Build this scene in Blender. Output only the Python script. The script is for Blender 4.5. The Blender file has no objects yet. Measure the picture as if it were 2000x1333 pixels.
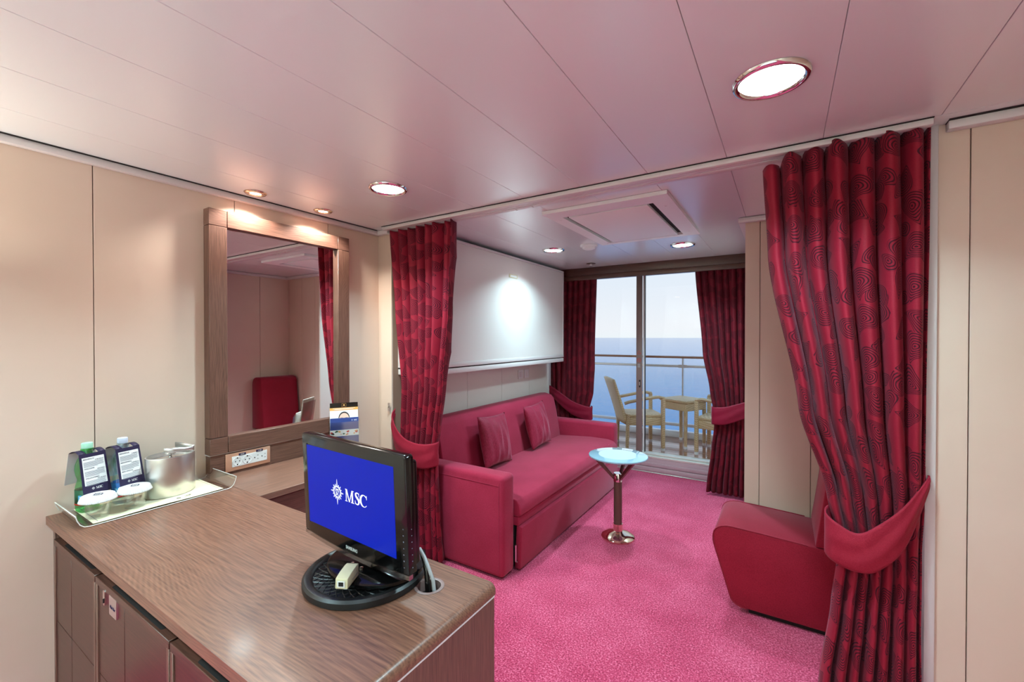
import bpy, bmesh, math, random
from mathutils import Vector, Matrix
random.seed(7)
PI = math.pi
S = bpy.context.scene
C = S.collection

def lin(r, g, b):
    f = lambda c: (c/255/12.92) if c/255 <= .04045 else ((c/255+.055)/1.055)**2.4
    return (f(r), f(g), f(b), 1.0)

# ------------------------------------------------------------------ camera, sky, exposure
CE, HC, WX, D = 2.13, 1.42, -2.325, 0.752          # ceiling, camera height, left wall, desk height
cam = bpy.data.cameras.new('camera')
cam.sensor_width = 36; cam.lens = 843.7/2000*36; cam.clip_start = .02; cam.clip_end = 20000
camo = bpy.data.objects.new('camera', cam); C.objects.link(camo)
camo.location = (0, 0, HC); camo.rotation_euler = (math.radians(90-.497), 0, math.radians(32.24))
S.camera = camo
S.view_settings.view_transform = 'Standard'; S.view_settings.look = 'None'
S.view_settings.gamma = 1; S.view_settings.use_curve_mapping = False
S.view_settings.exposure = 0.62
S.cycles.use_denoising = True
S.cycles.max_bounces = 6; S.cycles.diffuse_bounces = 3; S.cycles.glossy_bounces = 3
S.cycles.transparent_max_bounces = 20; S.cycles.transmission_bounces = 4
S.cycles.sample_clamp_indirect = 6; S.cycles.caustics_refractive = False; S.cycles.caustics_reflective = False

W = bpy.data.worlds.new('sky'); S.world = W; W.use_nodes = True
wt = W.node_tree; wb = wt.nodes['Background']
tc = wt.nodes.new('ShaderNodeTexCoord'); sp = wt.nodes.new('ShaderNodeSeparateXYZ')
rp = wt.nodes.new('ShaderNodeValToRGB')
wt.links.new(tc.outputs['Generated'], sp.inputs[0]); wt.links.new(sp.outputs['Z'], rp.inputs[0])
wt.links.new(rp.outputs[0], wb.inputs[0])
rp.color_ramp.elements[0].position = 0.0; rp.color_ramp.elements[0].color = (.86, .92, .96, 1)
rp.color_ramp.elements[1].position = 1.0; rp.color_ramp.elements[1].color = (.34, .58, .95, 1)
for pos, col in ((.02, (.88, .91, .96, 1)), (.16, (.76, .85, .96, 1)), (.4, (.60, .76, .97, 1))):
    e = rp.color_ramp.elements.new(pos); e.color = col
wb.inputs[1].default_value = 0.68

LAMP_W, SPOT_W = 9.6, 3.2          # watts of each ceiling downlight and each small mirror spot

# ------------------------------------------------------------------ materials
def nodes(m):
    m.use_nodes = True
    return m.node_tree, m.node_tree.nodes['Principled BSDF']

def setp(b, **k):
    for n, v in k.items():
        b.inputs[n.replace('_', ' ')].default_value = v

def plain(name, col, rough=.5, metal=0.0, bump=None, var=None, **kw):
    m = bpy.data.materials.new(name); t, b = nodes(m)
    setp(b, Base_Color=col, Roughness=rough, Metallic=metal, **kw)
    if bump or var:
        co = t.nodes.new('ShaderNodeTexCoord')
    if bump:
        sc, st, dist = bump
        n = t.nodes.new('ShaderNodeTexNoise'); n.inputs['Scale'].default_value = sc; n.inputs['Detail'].default_value = 3
        bp = t.nodes.new('ShaderNodeBump'); bp.inputs['Strength'].default_value = st; bp.inputs['Distance'].default_value = dist
        t.links.new(co.outputs['Object'], n.inputs['Vector']); t.links.new(n.outputs[0], bp.inputs['Height']); t.links.new(bp.outputs[0], b.inputs['Normal'])
    if var:
        sc, col2, lo, hi = var
        n = t.nodes.new('ShaderNodeTexNoise'); n.inputs['Scale'].default_value = sc; n.inputs['Detail'].default_value = 4
        r = t.nodes.new('ShaderNodeMapRange'); r.inputs[1].default_value = lo; r.inputs[2].default_value = hi
        mx = t.nodes.new('ShaderNodeMix'); mx.data_type = 'RGBA'
        mx.inputs[6].default_value = col; mx.inputs[7].default_value = col2
        t.links.new(co.outputs['Object'], n.inputs['Vector']); t.links.new(n.outputs[0], r.inputs[0])
        t.links.new(r.outputs[0], mx.inputs[0]); t.links.new(mx.outputs[2], b.inputs['Base Color'])
    return m

def wood(name, c1, c2, axis, rough=.35, scale=1.0, coat=0.0):
    m = bpy.data.materials.new(name); t, b = nodes(m)
    co = t.nodes.new('ShaderNodeTexCoord'); mp = t.nodes.new('ShaderNodeMapping')
    s = [1, 1, 1]; s['XYZ'.index(axis)] = .035
    mp.inputs['Scale'].default_value = [v*scale for v in s]
    t.links.new(co.outputs['Object'], mp.inputs[0])
    mp2 = t.nodes.new('ShaderNodeMapping'); s2 = [1, 1, 1]; s2['XYZ'.index(axis)] = .28
    mp2.inputs['Scale'].default_value = [v*scale for v in s2]; t.links.new(co.outputs['Object'], mp2.inputs[0])
    fine = t.nodes.new('ShaderNodeTexNoise'); fine.inputs['Scale'].default_value = 170; fine.inputs['Detail'].default_value = 5; fine.inputs['Roughness'].default_value = .65
    t.links.new(mp.outputs[0], fine.inputs['Vector'])
    big = t.nodes.new('ShaderNodeTexNoise'); big.inputs['Scale'].default_value = 2.6; big.inputs['Detail'].default_value = 2; big.inputs['Distortion'].default_value = .4
    t.links.new(mp2.outputs[0], big.inputs['Vector'])
    # grain lines: stripes across the board, bent by a slow noise so that they run into arches
    sx = t.nodes.new('ShaderNodeSeparateXYZ'); t.links.new(co.outputs['Object'], sx.inputs[0])
    cross = [q for q in 'XYZ' if q != axis]
    ac = t.nodes.new('ShaderNodeMath'); ac.operation = 'ADD'
    t.links.new(sx.outputs[cross[0]], ac.inputs[0]); t.links.new(sx.outputs[cross[1]], ac.inputs[1])
    bd = t.nodes.new('ShaderNodeMath'); bd.operation = 'MULTIPLY_ADD'; bd.inputs[1].default_value = .42
    t.links.new(big.outputs[0], bd.inputs[0]); t.links.new(ac.outputs[0], bd.inputs[2])
    mul = t.nodes.new('ShaderNodeMath'); mul.operation = 'MULTIPLY'; mul.inputs[1].default_value = 2*PI/.009*scale
    t.links.new(bd.outputs[0], mul.inputs[0])
    sn = t.nodes.new('ShaderNodeMath'); sn.operation = 'SINE'; t.links.new(mul.outputs[0], sn.inputs[0])
    mul3 = t.nodes.new('ShaderNodeMath'); mul3.operation = 'MULTIPLY_ADD'; mul3.inputs[1].default_value = .05; mul3.inputs[2].default_value = 0.0
    t.links.new(sn.outputs[0], mul3.inputs[0])
    add = t.nodes.new('ShaderNodeMath'); add.operation = 'ADD'
    t.links.new(fine.outputs[0], add.inputs[0]); t.links.new(mul3.outputs[0], add.inputs[1])
    r = t.nodes.new('ShaderNodeValToRGB'); r.color_ramp.elements[0].position = .32; r.color_ramp.elements[1].position = .68
    r.color_ramp.elements[0].color = c2; r.color_ramp.elements[1].color = c1
    t.links.new(add.outputs[0], r.inputs[0]); t.links.new(r.outputs[0], b.inputs['Base Color'])
    setp(b, Roughness=rough, Coat_Weight=coat, Coat_Roughness=.12)
    bp = t.nodes.new('ShaderNodeBump'); bp.inputs['Strength'].default_value = .06; bp.inputs['Distance'].default_value = .001
    t.links.new(fine.outputs[0], bp.inputs['Height']); t.links.new(bp.outputs[0], b.inputs['Normal'])
    return m

def glassy(name, tint, gloss=.08, rough=0.0, edge=.35):
    m = bpy.data.materials.new(name); m.use_nodes = True; t = m.node_tree
    t.nodes.remove(t.nodes['Principled BSDF']); out = t.nodes['Material Output']
    tr = t.nodes.new('ShaderNodeBsdfTransparent'); tr.inputs[0].default_value = tint
    gl = t.nodes.new('ShaderNodeBsdfGlossy'); gl.inputs['Roughness'].default_value = rough; gl.inputs[0].default_value = (1, 1, 1, 1)
    lw = t.nodes.new('ShaderNodeLayerWeight'); lw.inputs[0].default_value = .2
    mr = t.nodes.new('ShaderNodeMapRange'); mr.inputs[3].default_value = gloss; mr.inputs[4].default_value = edge
    t.links.new(lw.outputs['Facing'], mr.inputs[0])
    mx = t.nodes.new('ShaderNodeMixShader'); t.links.new(mr.outputs[0], mx.inputs[0])
    t.links.new(tr.outputs[0], mx.inputs[1]); t.links.new(gl.outputs[0], mx.inputs[2]); t.links.new(mx.outputs[0], out.inputs[0])
    return m

def emit(name, col, st):
    m = bpy.data.materials.new(name); t, b = nodes(m)
    setp(b, Base_Color=(.8, .8, .8, 1), Emission_Color=col, Emission_Strength=st)
    return m

def fabric(name, col, col2, scale=900, rough=.8, sheen=.35, streak=None, bump=.25):
    m = bpy.data.materials.new(name); t, b = nodes(m)
    co = t.nodes.new('ShaderNodeTexCoord'); mp = t.nodes.new('ShaderNodeMapping')
    if streak: mp.inputs['Scale'].default_value = streak
    n = t.nodes.new('ShaderNodeTexNoise'); n.inputs['Scale'].default_value = scale; n.inputs['Detail'].default_value = 2
    n2 = t.nodes.new('ShaderNodeTexNoise'); n2.inputs['Scale'].default_value = 5; n2.inputs['Detail'].default_value = 3
    t.links.new(co.outputs['Object'], mp.inputs[0]); t.links.new(mp.outputs[0], n.inputs['Vector']); t.links.new(co.outputs['Object'], n2.inputs['Vector'])
    a = t.nodes.new('ShaderNodeMath'); a.operation = 'MULTIPLY_ADD'; a.inputs[1].default_value = .35
    t.links.new(n2.outputs[0], a.inputs[0]); t.links.new(n.outputs[0], a.inputs[2])
    r = t.nodes.new('ShaderNodeMapRange'); r.inputs[1].default_value = .45; r.inputs[2].default_value = .9
    t.links.new(a.outputs[0], r.inputs[0])
    mx = t.nodes.new('ShaderNodeMix'); mx.data_type = 'RGBA'; mx.inputs[6].default_value = col; mx.inputs[7].default_value = col2
    t.links.new(r.outputs[0], mx.inputs[0]); t.links.new(mx.outputs[2], b.inputs['Base Color'])
    setp(b, Roughness=rough, Sheen_Weight=sheen, Sheen_Roughness=.4, Specular_IOR_Level=.2)
    b.inputs['Sheen Tint'].default_value = (1, .55, .68, 1)
    bp = t.nodes.new('ShaderNodeBump'); bp.inputs['Strength'].default_value = bump; bp.inputs['Distance'].default_value = .0012
    t.links.new(n.outputs[0], bp.inputs['Height']); t.links.new(bp.outputs[0], b.inputs['Normal'])
    return m

def carpet_mat():
    m = bpy.data.materials.new('carpet'); t, b = nodes(m)
    co = t.nodes.new('ShaderNodeTexCoord')
    n = t.nodes.new('ShaderNodeTexNoise'); n.inputs['Scale'].default_value = 130; n.inputs['Detail'].default_value = 3; n.inputs['Roughness'].default_value = .7
    n2 = t.nodes.new('ShaderNodeTexNoise'); n2.inputs['Scale'].default_value = 3.2; n2.inputs['Detail'].default_value = 5; n2.inputs['Roughness'].default_value = .6
    for q in (n, n2): t.links.new(co.outputs['Object'], q.inputs['Vector'])
    r = t.nodes.new('ShaderNodeValToRGB'); e = r.color_ramp.elements
    e[0].position = .33; e[0].color = lin(134, 20, 52); e[1].position = .68; e[1].color = lin(242, 128, 160)
    k = e.new(.5); k.color = lin(196, 56, 94)
    a = t.nodes.new('ShaderNodeMath'); a.operation = 'MULTIPLY_ADD'; a.inputs[1].default_value = .22; a.inputs[2].default_value = -.11
    t.links.new(n2.outputs[0], a.inputs[0]); ad = t.nodes.new('ShaderNodeMath'); ad.operation = 'ADD'
    t.links.new(a.outputs[0], ad.inputs[0]); t.links.new(n.outputs[0], ad.inputs[1]); t.links.new(ad.outputs[0], r.inputs[0])
    t.links.new(r.outputs[0], b.inputs['Base Color'])
    setp(b, Roughness=.95, Sheen_Weight=.3, Specular_IOR_Level=.1)
    b.inputs['Sheen Tint'].default_value = (1, .6, .75, 1)
    bp = t.nodes.new('ShaderNodeBump'); bp.inputs['Strength'].default_value = .8; bp.inputs['Distance'].default_value = .006
    t.links.new(n.outputs[0], bp.inputs['Height']); t.links.new(bp.outputs[0], b.inputs['Normal'])
    return m

def curtain_mat(name, base, base2, dark, cell=.118, line=.0078, depth=.88):
    m = bpy.data.materials.new(name); t, b = nodes(m); N = t.nodes.new; L = t.links.new
    def math(op, a, c=None, d=None):
        n = N('ShaderNodeMath'); n.operation = op
        for i, v in enumerate((a, c, d)):
            if v is None: continue
            if hasattr(v, 'links'): L(v, n.inputs[i])
            else: n.inputs[i].default_value = v
        return n.outputs[0]
    uv = N('ShaderNodeUVMap'); uv.uv_map = 'UVMap'
    def drops(off, r0, r1, cell):
        sc = N('ShaderNodeVectorMath'); sc.operation = 'MULTIPLY_ADD'
        sc.inputs[1].default_value = (1/cell, 1/cell, 0); sc.inputs[2].default_value = (off, off*1.7, 0); L(uv.outputs[0], sc.inputs[0])
        vo = N('ShaderNodeTexVoronoi'); vo.voronoi_dimensions = '2D'; vo.inputs['Scale'].default_value = 1; vo.inputs['Randomness'].default_value = .55
        L(sc.outputs[0], vo.inputs['Vector'])
        sub = N('ShaderNodeVectorMath'); sub.operation = 'SUBTRACT'; L(sc.outputs[0], sub.inputs[0]); L(vo.outputs['Position'], sub.inputs[1])
        cs = N('ShaderNodeSeparateColor'); L(vo.outputs['Color'], cs.inputs[0])
        ro = N('ShaderNodeVectorRotate'); ro.rotation_type = 'Z_AXIS'; L(sub.outputs[0], ro.inputs['Vector'])
        L(math('MULTIPLY', cs.outputs[0], 6.283), ro.inputs['Angle'])
        sp = N('ShaderNodeSeparateXYZ'); L(ro.outputs[0], sp.inputs[0])
        x, y = sp.outputs[0], sp.outputs[1]
        xb = math('ADD', x, math('MULTIPLY', math('MULTIPLY', y, y), .8))
        w = math('MAXIMUM', math('MULTIPLY_ADD', y, -1.25, .80), .12)
        xs = math('DIVIDE', xb, w); ys = math('MULTIPLY', y, .86)
        d = math('SQRT', math('ADD', math('MULTIPLY', xs, xs), math('MULTIPLY', ys, ys)))
        inside = math('LESS_THAN', d, math('MULTIPLY_ADD', cs.outputs[1], r1-r0, r0))
        ring = math('GREATER_THAN', math('SINE', math('MULTIPLY', d, 6.283*cell/line)), .28)
        return inside, math('MULTIPLY', inside, math('MULTIPLY_ADD', ring, depth-.12, .12))
    i1, m1 = drops(0.0, .36, .46, cell)
    i2, m2 = drops(7.37, .20, .30, cell*1.1)
    inside = math('MAXIMUM', i1, i2)
    mask = math('ADD', math('MULTIPLY', i1, m1), math('MULTIPLY', math('SUBTRACT', 1, i1), m2))
    no = N('ShaderNodeTexNoise'); no.inputs['Scale'].default_value = 260; L(uv.outputs[0], no.inputs['Vector'])
    mb = N('ShaderNodeMix'); mb.data_type = 'RGBA'; mb.inputs[6].default_value = base; mb.inputs[7].default_value = base2; L(no.outputs[0], mb.inputs[0])
    mx = N('ShaderNodeMix'); mx.data_type = 'RGBA'; L(mask, mx.inputs[0]); L(mb.outputs[2], mx.inputs[6]); mx.inputs[7].default_value = dark
    L(mx.outputs[2], b.inputs['Base Color'])
    L(math('MULTIPLY_ADD', inside, .12, .62), b.inputs['Roughness'])
    setp(b, Sheen_Weight=.1, Sheen_Roughness=.4, Specular_IOR_Level=.22)
    b.inputs['Sheen Tint'].default_value = (1, .5, .62, 1)
    return m

def wicker_mat():
    m = bpy.data.materials.new('wicker'); t, b = nodes(m); N = t.nodes.new; L = t.links.new
    co = N('ShaderNodeTexCoord'); mp = N('ShaderNodeMapping'); mp.inputs['Rotation'].default_value = (.62, .35, .4)
    L(co.outputs['Object'], mp.inputs[0])
    ck = N('ShaderNodeTexChecker'); ck.inputs['Scale'].default_value = 105
    ck.inputs[1].default_value = lin(242, 214, 172); ck.inputs[2].default_value = lin(200, 164, 116)
    L(mp.outputs[0], ck.inputs['Vector'])
    L(ck.outputs['Color'], b.inputs['Base Color']); setp(b, Roughness=.5)
    bp = N('ShaderNodeBump'); bp.inputs['Strength'].default_value = .5; bp.inputs['Distance'].default_value = .004
    L(ck.outputs['Fac'], bp.inputs['Height']); L(bp.outputs[0], b.inputs['Normal'])
    return m

def sea_mat():
    m = bpy.data.materials.new('sea_water'); t, b = nodes(m); N = t.nodes.new; L = t.links.new
    co = N('ShaderNodeTexCoord')
    n = N('ShaderNodeTexNoise'); n.inputs['Scale'].default_value = .45; n.inputs['Detail'].default_value = 7; n.inputs['Roughness'].default_value = .62
    L(co.outputs['Object'], n.inputs['Vector'])
    n2 = N('ShaderNodeTexNoise'); n2.inputs['Scale'].default_value = .012; n2.inputs['Detail'].default_value = 3; L(co.outputs['Object'], n2.inputs['Vector'])
    mx = N('ShaderNodeMix'); mx.data_type = 'RGBA'; mx.inputs[6].default_value = (0, .25, .60, 1); mx.inputs[7].default_value = (.01, .36, .68, 1)
    L(n2.outputs[0], mx.inputs[0]); L(mx.outputs[2], b.inputs['Base Color'])
    setp(b, Roughness=.12, IOR=1.33, Specular_IOR_Level=.12)
    bp = N('ShaderNodeBump'); bp.inputs['Strength'].default_value = .3; bp.inputs['Distance'].default_value = .7
    L(n.outputs[0], bp.inputs['Height']); L(bp.outputs[0], b.inputs['Normal'])
    return m

M = {}
M['hatch'] = plain('hatch_paint', lin(246, 245, 243), .5)
M['ceil'] = plain('ceiling_enamel', lin(243, 243, 243), .30, bump=(9, .05, .002), IOR=1.6, Coat_Weight=.8, Coat_Roughness=.27, Coat_IOR=1.7)
M['gap'] = plain('joint_gap', lin(150, 136, 134), .9)
M['wgap'] = plain('wall_joint', lin(150, 118, 98), .9)
M['wall'] = plain('beige_laminate', lin(231, 206, 188), .42, var=(1.6, lin(225, 198, 178), .35, .65), bump=(420, .05, .0005))
M['wallw'] = plain('pale_laminate', lin(232, 222, 212), .42, bump=(420, .05, .0005))
M['trimw'] = plain('white_trim', lin(228, 220, 218), .35)
M['carpet'] = carpet_mat()
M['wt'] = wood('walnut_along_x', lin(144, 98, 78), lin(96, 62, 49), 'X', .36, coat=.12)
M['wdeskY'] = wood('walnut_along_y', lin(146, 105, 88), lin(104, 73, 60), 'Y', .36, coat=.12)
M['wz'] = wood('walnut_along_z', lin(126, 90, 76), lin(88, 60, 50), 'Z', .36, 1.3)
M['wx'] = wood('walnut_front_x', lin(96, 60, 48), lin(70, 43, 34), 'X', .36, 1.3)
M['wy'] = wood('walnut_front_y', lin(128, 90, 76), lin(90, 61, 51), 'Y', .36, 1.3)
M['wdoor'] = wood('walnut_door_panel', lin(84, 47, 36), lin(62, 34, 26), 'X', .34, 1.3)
M['black'] = plain('black_gloss', lin(10, 9, 9), .12)
M['blackm'] = plain('black_plastic', lin(20, 20, 21), .38, bump=(300, .2, .001))
M['darkgap'] = plain('shade_and_plinth_dark', lin(22, 14, 12), .8)  # near-black: painted-in shade of gaps and holes, also plinths and bases
M['sofa'] = fabric('sofa_fabric', lin(136, 20, 46), lin(178, 48, 78), 700)
M['pillow'] = fabric('pillow_satin', lin(124, 18, 42), lin(164, 46, 74), 300, .5, .4, (1, 1, .12))
M['chair'] = fabric('chair_fabric', lin(126, 10, 30), lin(160, 28, 52), 500, .7, .35, (1, 1, 1))
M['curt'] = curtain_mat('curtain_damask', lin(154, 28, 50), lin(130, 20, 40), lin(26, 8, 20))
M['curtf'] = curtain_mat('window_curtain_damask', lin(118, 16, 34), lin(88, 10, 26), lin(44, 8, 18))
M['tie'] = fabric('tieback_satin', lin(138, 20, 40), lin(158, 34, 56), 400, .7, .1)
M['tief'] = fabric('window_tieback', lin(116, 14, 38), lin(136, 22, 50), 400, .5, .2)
M['chrome'] = plain('chrome', (.82, .8, .78, 1), .06, 1.0)
M['steel'] = plain('brushed_steel', (.74, .73, .71, 1), .33, 1.0, Anisotropic=.6)
M['bronze'] = plain('bronze_metal', lin(104, 76, 68), .3, .35)
M['brass'] = plain('gold_chrome', lin(236, 214, 190), .05, 1.0)
M['mirror'] = plain('mirror_silver', (.93, .90, .88, 1), .0, 1.0)
M['glass'] = glassy('window_glass', (.985, .99, .99, 1), .012, 0, .15)
M['acryl'] = glassy('clear_acrylic', (.975, .98, .975, 1), .12, .08, .8)
M['tumbler'] = glassy('tumbler_glass', (.985, .99, .985, 1), .05, .0, .42)
M['petg'] = glassy('green_bottle_plastic', (.30, .84, .46, 1), .08, .06, .4)
M['petb'] = glassy('blue_bottle_plastic', (.80, .89, .95, 1), .08, .06, .45)
M['edgew'] = plain('painted_edge_glint', lin(240, 240, 234), .15)  # white that paints in the light clear acrylic edges catch
M['white'] = plain('white_plastic', lin(236, 234, 232), .4)
M['paper'] = plain('paper', lin(240, 238, 236), .8)
M['mat'] = plain('cream_paper', lin(244, 232, 196), .8)
M['navy'] = plain('navy_print', lin(34, 24, 62), .5)
M['blue'] = plain('blue_print', lin(40, 62, 130), .45)
M['ink'] = plain('grey_ink', lin(120, 122, 140), .8)
M['inkd'] = plain('dark_ink', lin(40, 40, 80), .8)
M['orange'] = plain('orange_print', lin(238, 168, 84), .6)
M['skin'] = plain('photo_skin', lin(240, 190, 170), .6)
M['hair'] = plain('photo_hair', lin(50, 38, 38), .7)
M['red'] = plain('red_print', lin(214, 44, 40), .5)
M['label_g'] = plain('green_label', lin(12, 84, 52), .5)
M['label_b'] = plain('blue_label', lin(28, 104, 186), .5)
M['label_lb'] = plain('light_blue_print', lin(90, 178, 224), .5)
M['capg'] = plain('mint_cap', lin(176, 232, 206), .45)
M['capb'] = plain('pale_cap', lin(208, 216, 236), .45)
M['screen'] = bpy.data.materials.new('lit_blue_screen')
_t, _b = nodes(M['screen']); setp(_b, Base_Color=(0, 0, .02, 1), Roughness=.3, Specular_IOR_Level=.15, Emission_Color=(0.0, .018, .50, 1), Emission_Strength=.62)
M['logo'] = emit('lit_white_logo', (.93, .94, 1, 1), .5)
M['print'] = plain('silver_print', lin(190, 190, 190), .5)
M['ivory'] = plain('ivory_plastic', lin(222, 210, 172), .45)
M['greyc'] = plain('grey_cable', lin(176, 176, 178), .5)
M['copper'] = plain('copper_plate', lin(226, 176, 148), .3, .5)
M['sill'] = plain('mauve_painted_sill', lin(182, 150, 156), .4)
M['alu'] = plain('pale_aluminium', lin(214, 208, 200), .3, .35)
M['clear_edge'] = glassy('acrylic_edge', (.62, .60, .60, 1), .25, .1, .9)
M['mull'] = plain('brown_door_stile', lin(136, 112, 106), .4)
M['wicker'] = wicker_mat()
M['deck'] = wood('teak_deck', lin(176, 128, 96), lin(130, 88, 64), 'X', .12, coat=.5)
M['teak'] = wood('teak_rail', lin(168, 118, 86), lin(120, 78, 54), 'X', .4)
M['sea'] = sea_mat()
M['lampon'] = emit('lamp_diffuser', (1, .97, .94, 1), 9.0)
M['spoton'] = emit('spot_bulb', (1, .92, .82, 1), 6.0)
M['tabletop'] = plain('frosted_blue_glass', lin(150, 184, 200), .02, Coat_Weight=1.0, Coat_Roughness=.0)
M['tablein'] = plain('white_frosted_disc', lin(176, 206, 216), .04, Coat_Weight=1.0, Coat_Roughness=.0)
M['bed'] = plain('bed_panel_laminate', lin(230, 221, 216), .38, bump=(500, .04, .0005))
M['grom'] = plain('grommet_plastic', lin(140, 112, 108), .4)

# ------------------------------------------------------------------ mesh helpers
ORG = {}
class MB:
    def __init__(s): s.v = []; s.f = []; s.uv = None
    def box(s, x0, x1, y0, y1, z0, z1):
        n = len(s.v)
        s.v += [(x0, y0, z0), (x1, y0, z0), (x1, y1, z0), (x0, y1, z0), (x0, y0, z1), (x1, y0, z1), (x1, y1, z1), (x0, y1, z1)]
        s.f += [tuple(n+i for i in q) for q in ((3, 2, 1, 0), (4, 5, 6, 7), (0, 1, 5, 4), (1, 2, 6, 5), (2, 3, 7, 6), (3, 0, 4, 7))]
        return s
    def prism(s, prof, axis, a, b):
        n = len(s.v); k = len(prof)
        for t in (a, b):
            for p, q in prof:
                s.v.append({'X': (t, p, q), 'Y': (p, t, q), 'Z': (p, q, t)}[axis])
        s.f.append(tuple(n+i for i in range(k))); s.f.append(tuple(n+k+i for i in reversed(range(k))))
        for i in range(k):
            j = (i+1) % k; s.f.append((n+i, n+k+i, n+k+j, n+j))
        return s
    def lathe(s, prof, c=(0, 0, 0), seg=32, sx=1.0, sy=1.0, axis='Z', caps=True):
        n = len(s.v); k = len(prof)
        for i in range(seg):
            a = 2*PI*i/seg
            for r, z in prof:
                p = (r*math.cos(a)*sx, r*math.sin(a)*sy, z)
                if axis == 'Y': p = (p[0], p[2], p[1])
                if axis == 'X': p = (p[2], p[0], p[1])
                s.v.append((c[0]+p[0], c[1]+p[1], c[2]+p[2]))
        for i in range(seg):
            j = (i+1) % seg
            for q in range(k-1):
                s.f.append((n+i*k+q, n+j*k+q, n+j*k+q+1, n+i*k+q+1))
        if caps:
            if prof[0][0] > 1e-6: s.f.append(tuple(n+i*k for i in reversed(range(seg))))
            if prof[-1][0] > 1e-6: s.f.append(tuple(n+i*k+k-1 for i in range(seg)))
        return s
    def tube(s, path, r, seg=10, closed=False, flat=1.0):
        path = [Vector(p) for p in path]; n0 = len(s.v); K = len(path)
        rs = r if isinstance(r, (list, tuple)) else [r]*K
        up = Vector((0, 0, 1)); prev = None
        for i, p in enumerate(path):
            a = path[(i-1) % K] if (closed or i > 0) else p
            b = path[(i+1) % K] if (closed or i < K-1) else p
            d = (b-a).normalized()
            if prev is None:
                ref = up if abs(d.dot(up)) < .95 else Vector((1, 0, 0))
                u = d.cross(ref).normalized()
            else:
                u = (prev - d*prev.dot(d))
                u = u.normalized() if u.length > 1e-6 else d.cross(up).normalized()
            prev = u; w = d.cross(u)
            for j in range(seg):
                an = 2*PI*j/seg
                s.v.append(tuple(p + u*math.cos(an)*rs[i] + w*math.sin(an)*rs[i]*flat))
        for i in range(K if closed else K-1):
            i2 = (i+1) % K
            for j in range(seg):
                j2 = (j+1) % seg
                s.f.append((n0+i*seg+j, n0+i*seg+j2, n0+i2*seg+j2, n0+i2*seg+j))
        if not closed:
            s.f.append(tuple(n0+j for j in reversed(range(seg)))); s.f.append(tuple(n0+(K-1)*seg+j for j in range(seg)))
        return s
    def grid(s, fn, nu, nv, uvfn=None):
        n = len(s.v); uvs = []
        for j in range(nv+1):
            for i in range(nu+1):
                s.v.append(tuple(fn(i/nu, j/nv)))
                if uvfn: uvs.append(uvfn(i/nu, j/nv))
        for j in range(nv):
            for i in range(nu):
                a = n+j*(nu+1)+i; s.f.append((a, a+1, a+nu+2, a+nu+1))
        if uvfn: s.uv = uvs
        return s
    def poly(s, pts): # planar polygon pts 3D
        n = len(s.v); s.v += [tuple(p) for p in pts]; s.f.append(tuple(range(n, n+len(pts)))); return s
    def xf(s, mtx):
        s.v = [tuple(mtx @ Vector(p)) for p in s.v]; return s
    def build(s, name, m, parent=None, bevel=None, smooth=None, origin=None, solid=None, sub=0):
        o0 = Vector((0, 0, 0))
        if parent is not None: o0 = ORG.get(parent, o0)
        elif origin is not None: o0 = Vector(origin)
        me = bpy.data.meshes.new(name)
        me.from_pydata([tuple(Vector(p)-o0) for p in s.v], [], s.f)
        if s.uv:
            ul = me.uv_layers.new(name='UVMap')
            for l in me.loops: ul.data[l.index].uv = s.uv[l.vertex_index]
        bm = bmesh.new(); bm.from_mesh(me)
        if not s.uv: bmesh.ops.recalc_face_normals(bm, faces=bm.faces)
        if bevel:
            ed = [e for e in bm.edges if len(e.link_faces) == 2 and e.calc_face_angle(0) > .6]
            bmesh.ops.bevel(bm, geom=ed, offset=bevel[0], segments=bevel[1], affect='EDGES', profile=.5, clamp_overlap=True)
        bm.to_mesh(me); bm.free()
        if smooth is None: smooth = bool(bevel)
        if smooth:
            for p in me.polygons: p.use_smooth = True
            me.set_sharp_from_angle(angle=math.radians(smooth if smooth is not True else 40))
        if isinstance(m, str): m = M[m]
        me.materials.append(m)
        o = bpy.data.objects.new(name, me); C.objects.link(o)
        if parent is not None: o.parent = parent; ORG[o] = o0
        else: o.location = o0; ORG[o] = o0
        if solid:
            md = o.modifiers.new('thickness', 'SOLIDIFY'); md.thickness = solid; md.offset = 0
        if sub:
            md = o.modifiers.new('smooth', 'SUBSURF'); md.levels = sub; md.render_levels = sub
        return o

def tag(o, label, cat, group=None):
    o['label'] = label; o['category'] = cat
    if group: o['group'] = group
    return o
def thing(name, label, cat, loc=(0, 0, 0), rz=0.0, group=None, local=False):
    o = bpy.data.objects.new(name, None); C.objects.link(o); o.location = loc; o.rotation_euler = (0, 0, rz)
    o.empty_display_size = .05
    ORG[o] = Vector((0, 0, 0)) if (local or rz) else Vector(loc)
    return tag(o, label, cat, group)
def struct(o, label=None):
    o['kind'] = 'structure'
    if label: o['label'] = label
    return o
def copy_tree(o, parent=None):
    c = o.copy(); C.objects.link(c)
    if parent: c.parent = parent
    for ch in list(o.children): copy_tree(ch, c)
    return c
def box(*a): return MB().box(*a)
def rrect(x0, x1, y0, y1, r, n=5):
    out = []
    for cx, cy, a0 in ((x1-r, y1-r, 0), (x0+r, y1-r, 90), (x0+r, y0+r, 180), (x1-r, y0+r, 270)):
        for i in range(n+1):
            a = math.radians(a0+90*i/n); out.append((cx+r*math.cos(a), cy+r*math.sin(a)))
    return out
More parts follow.
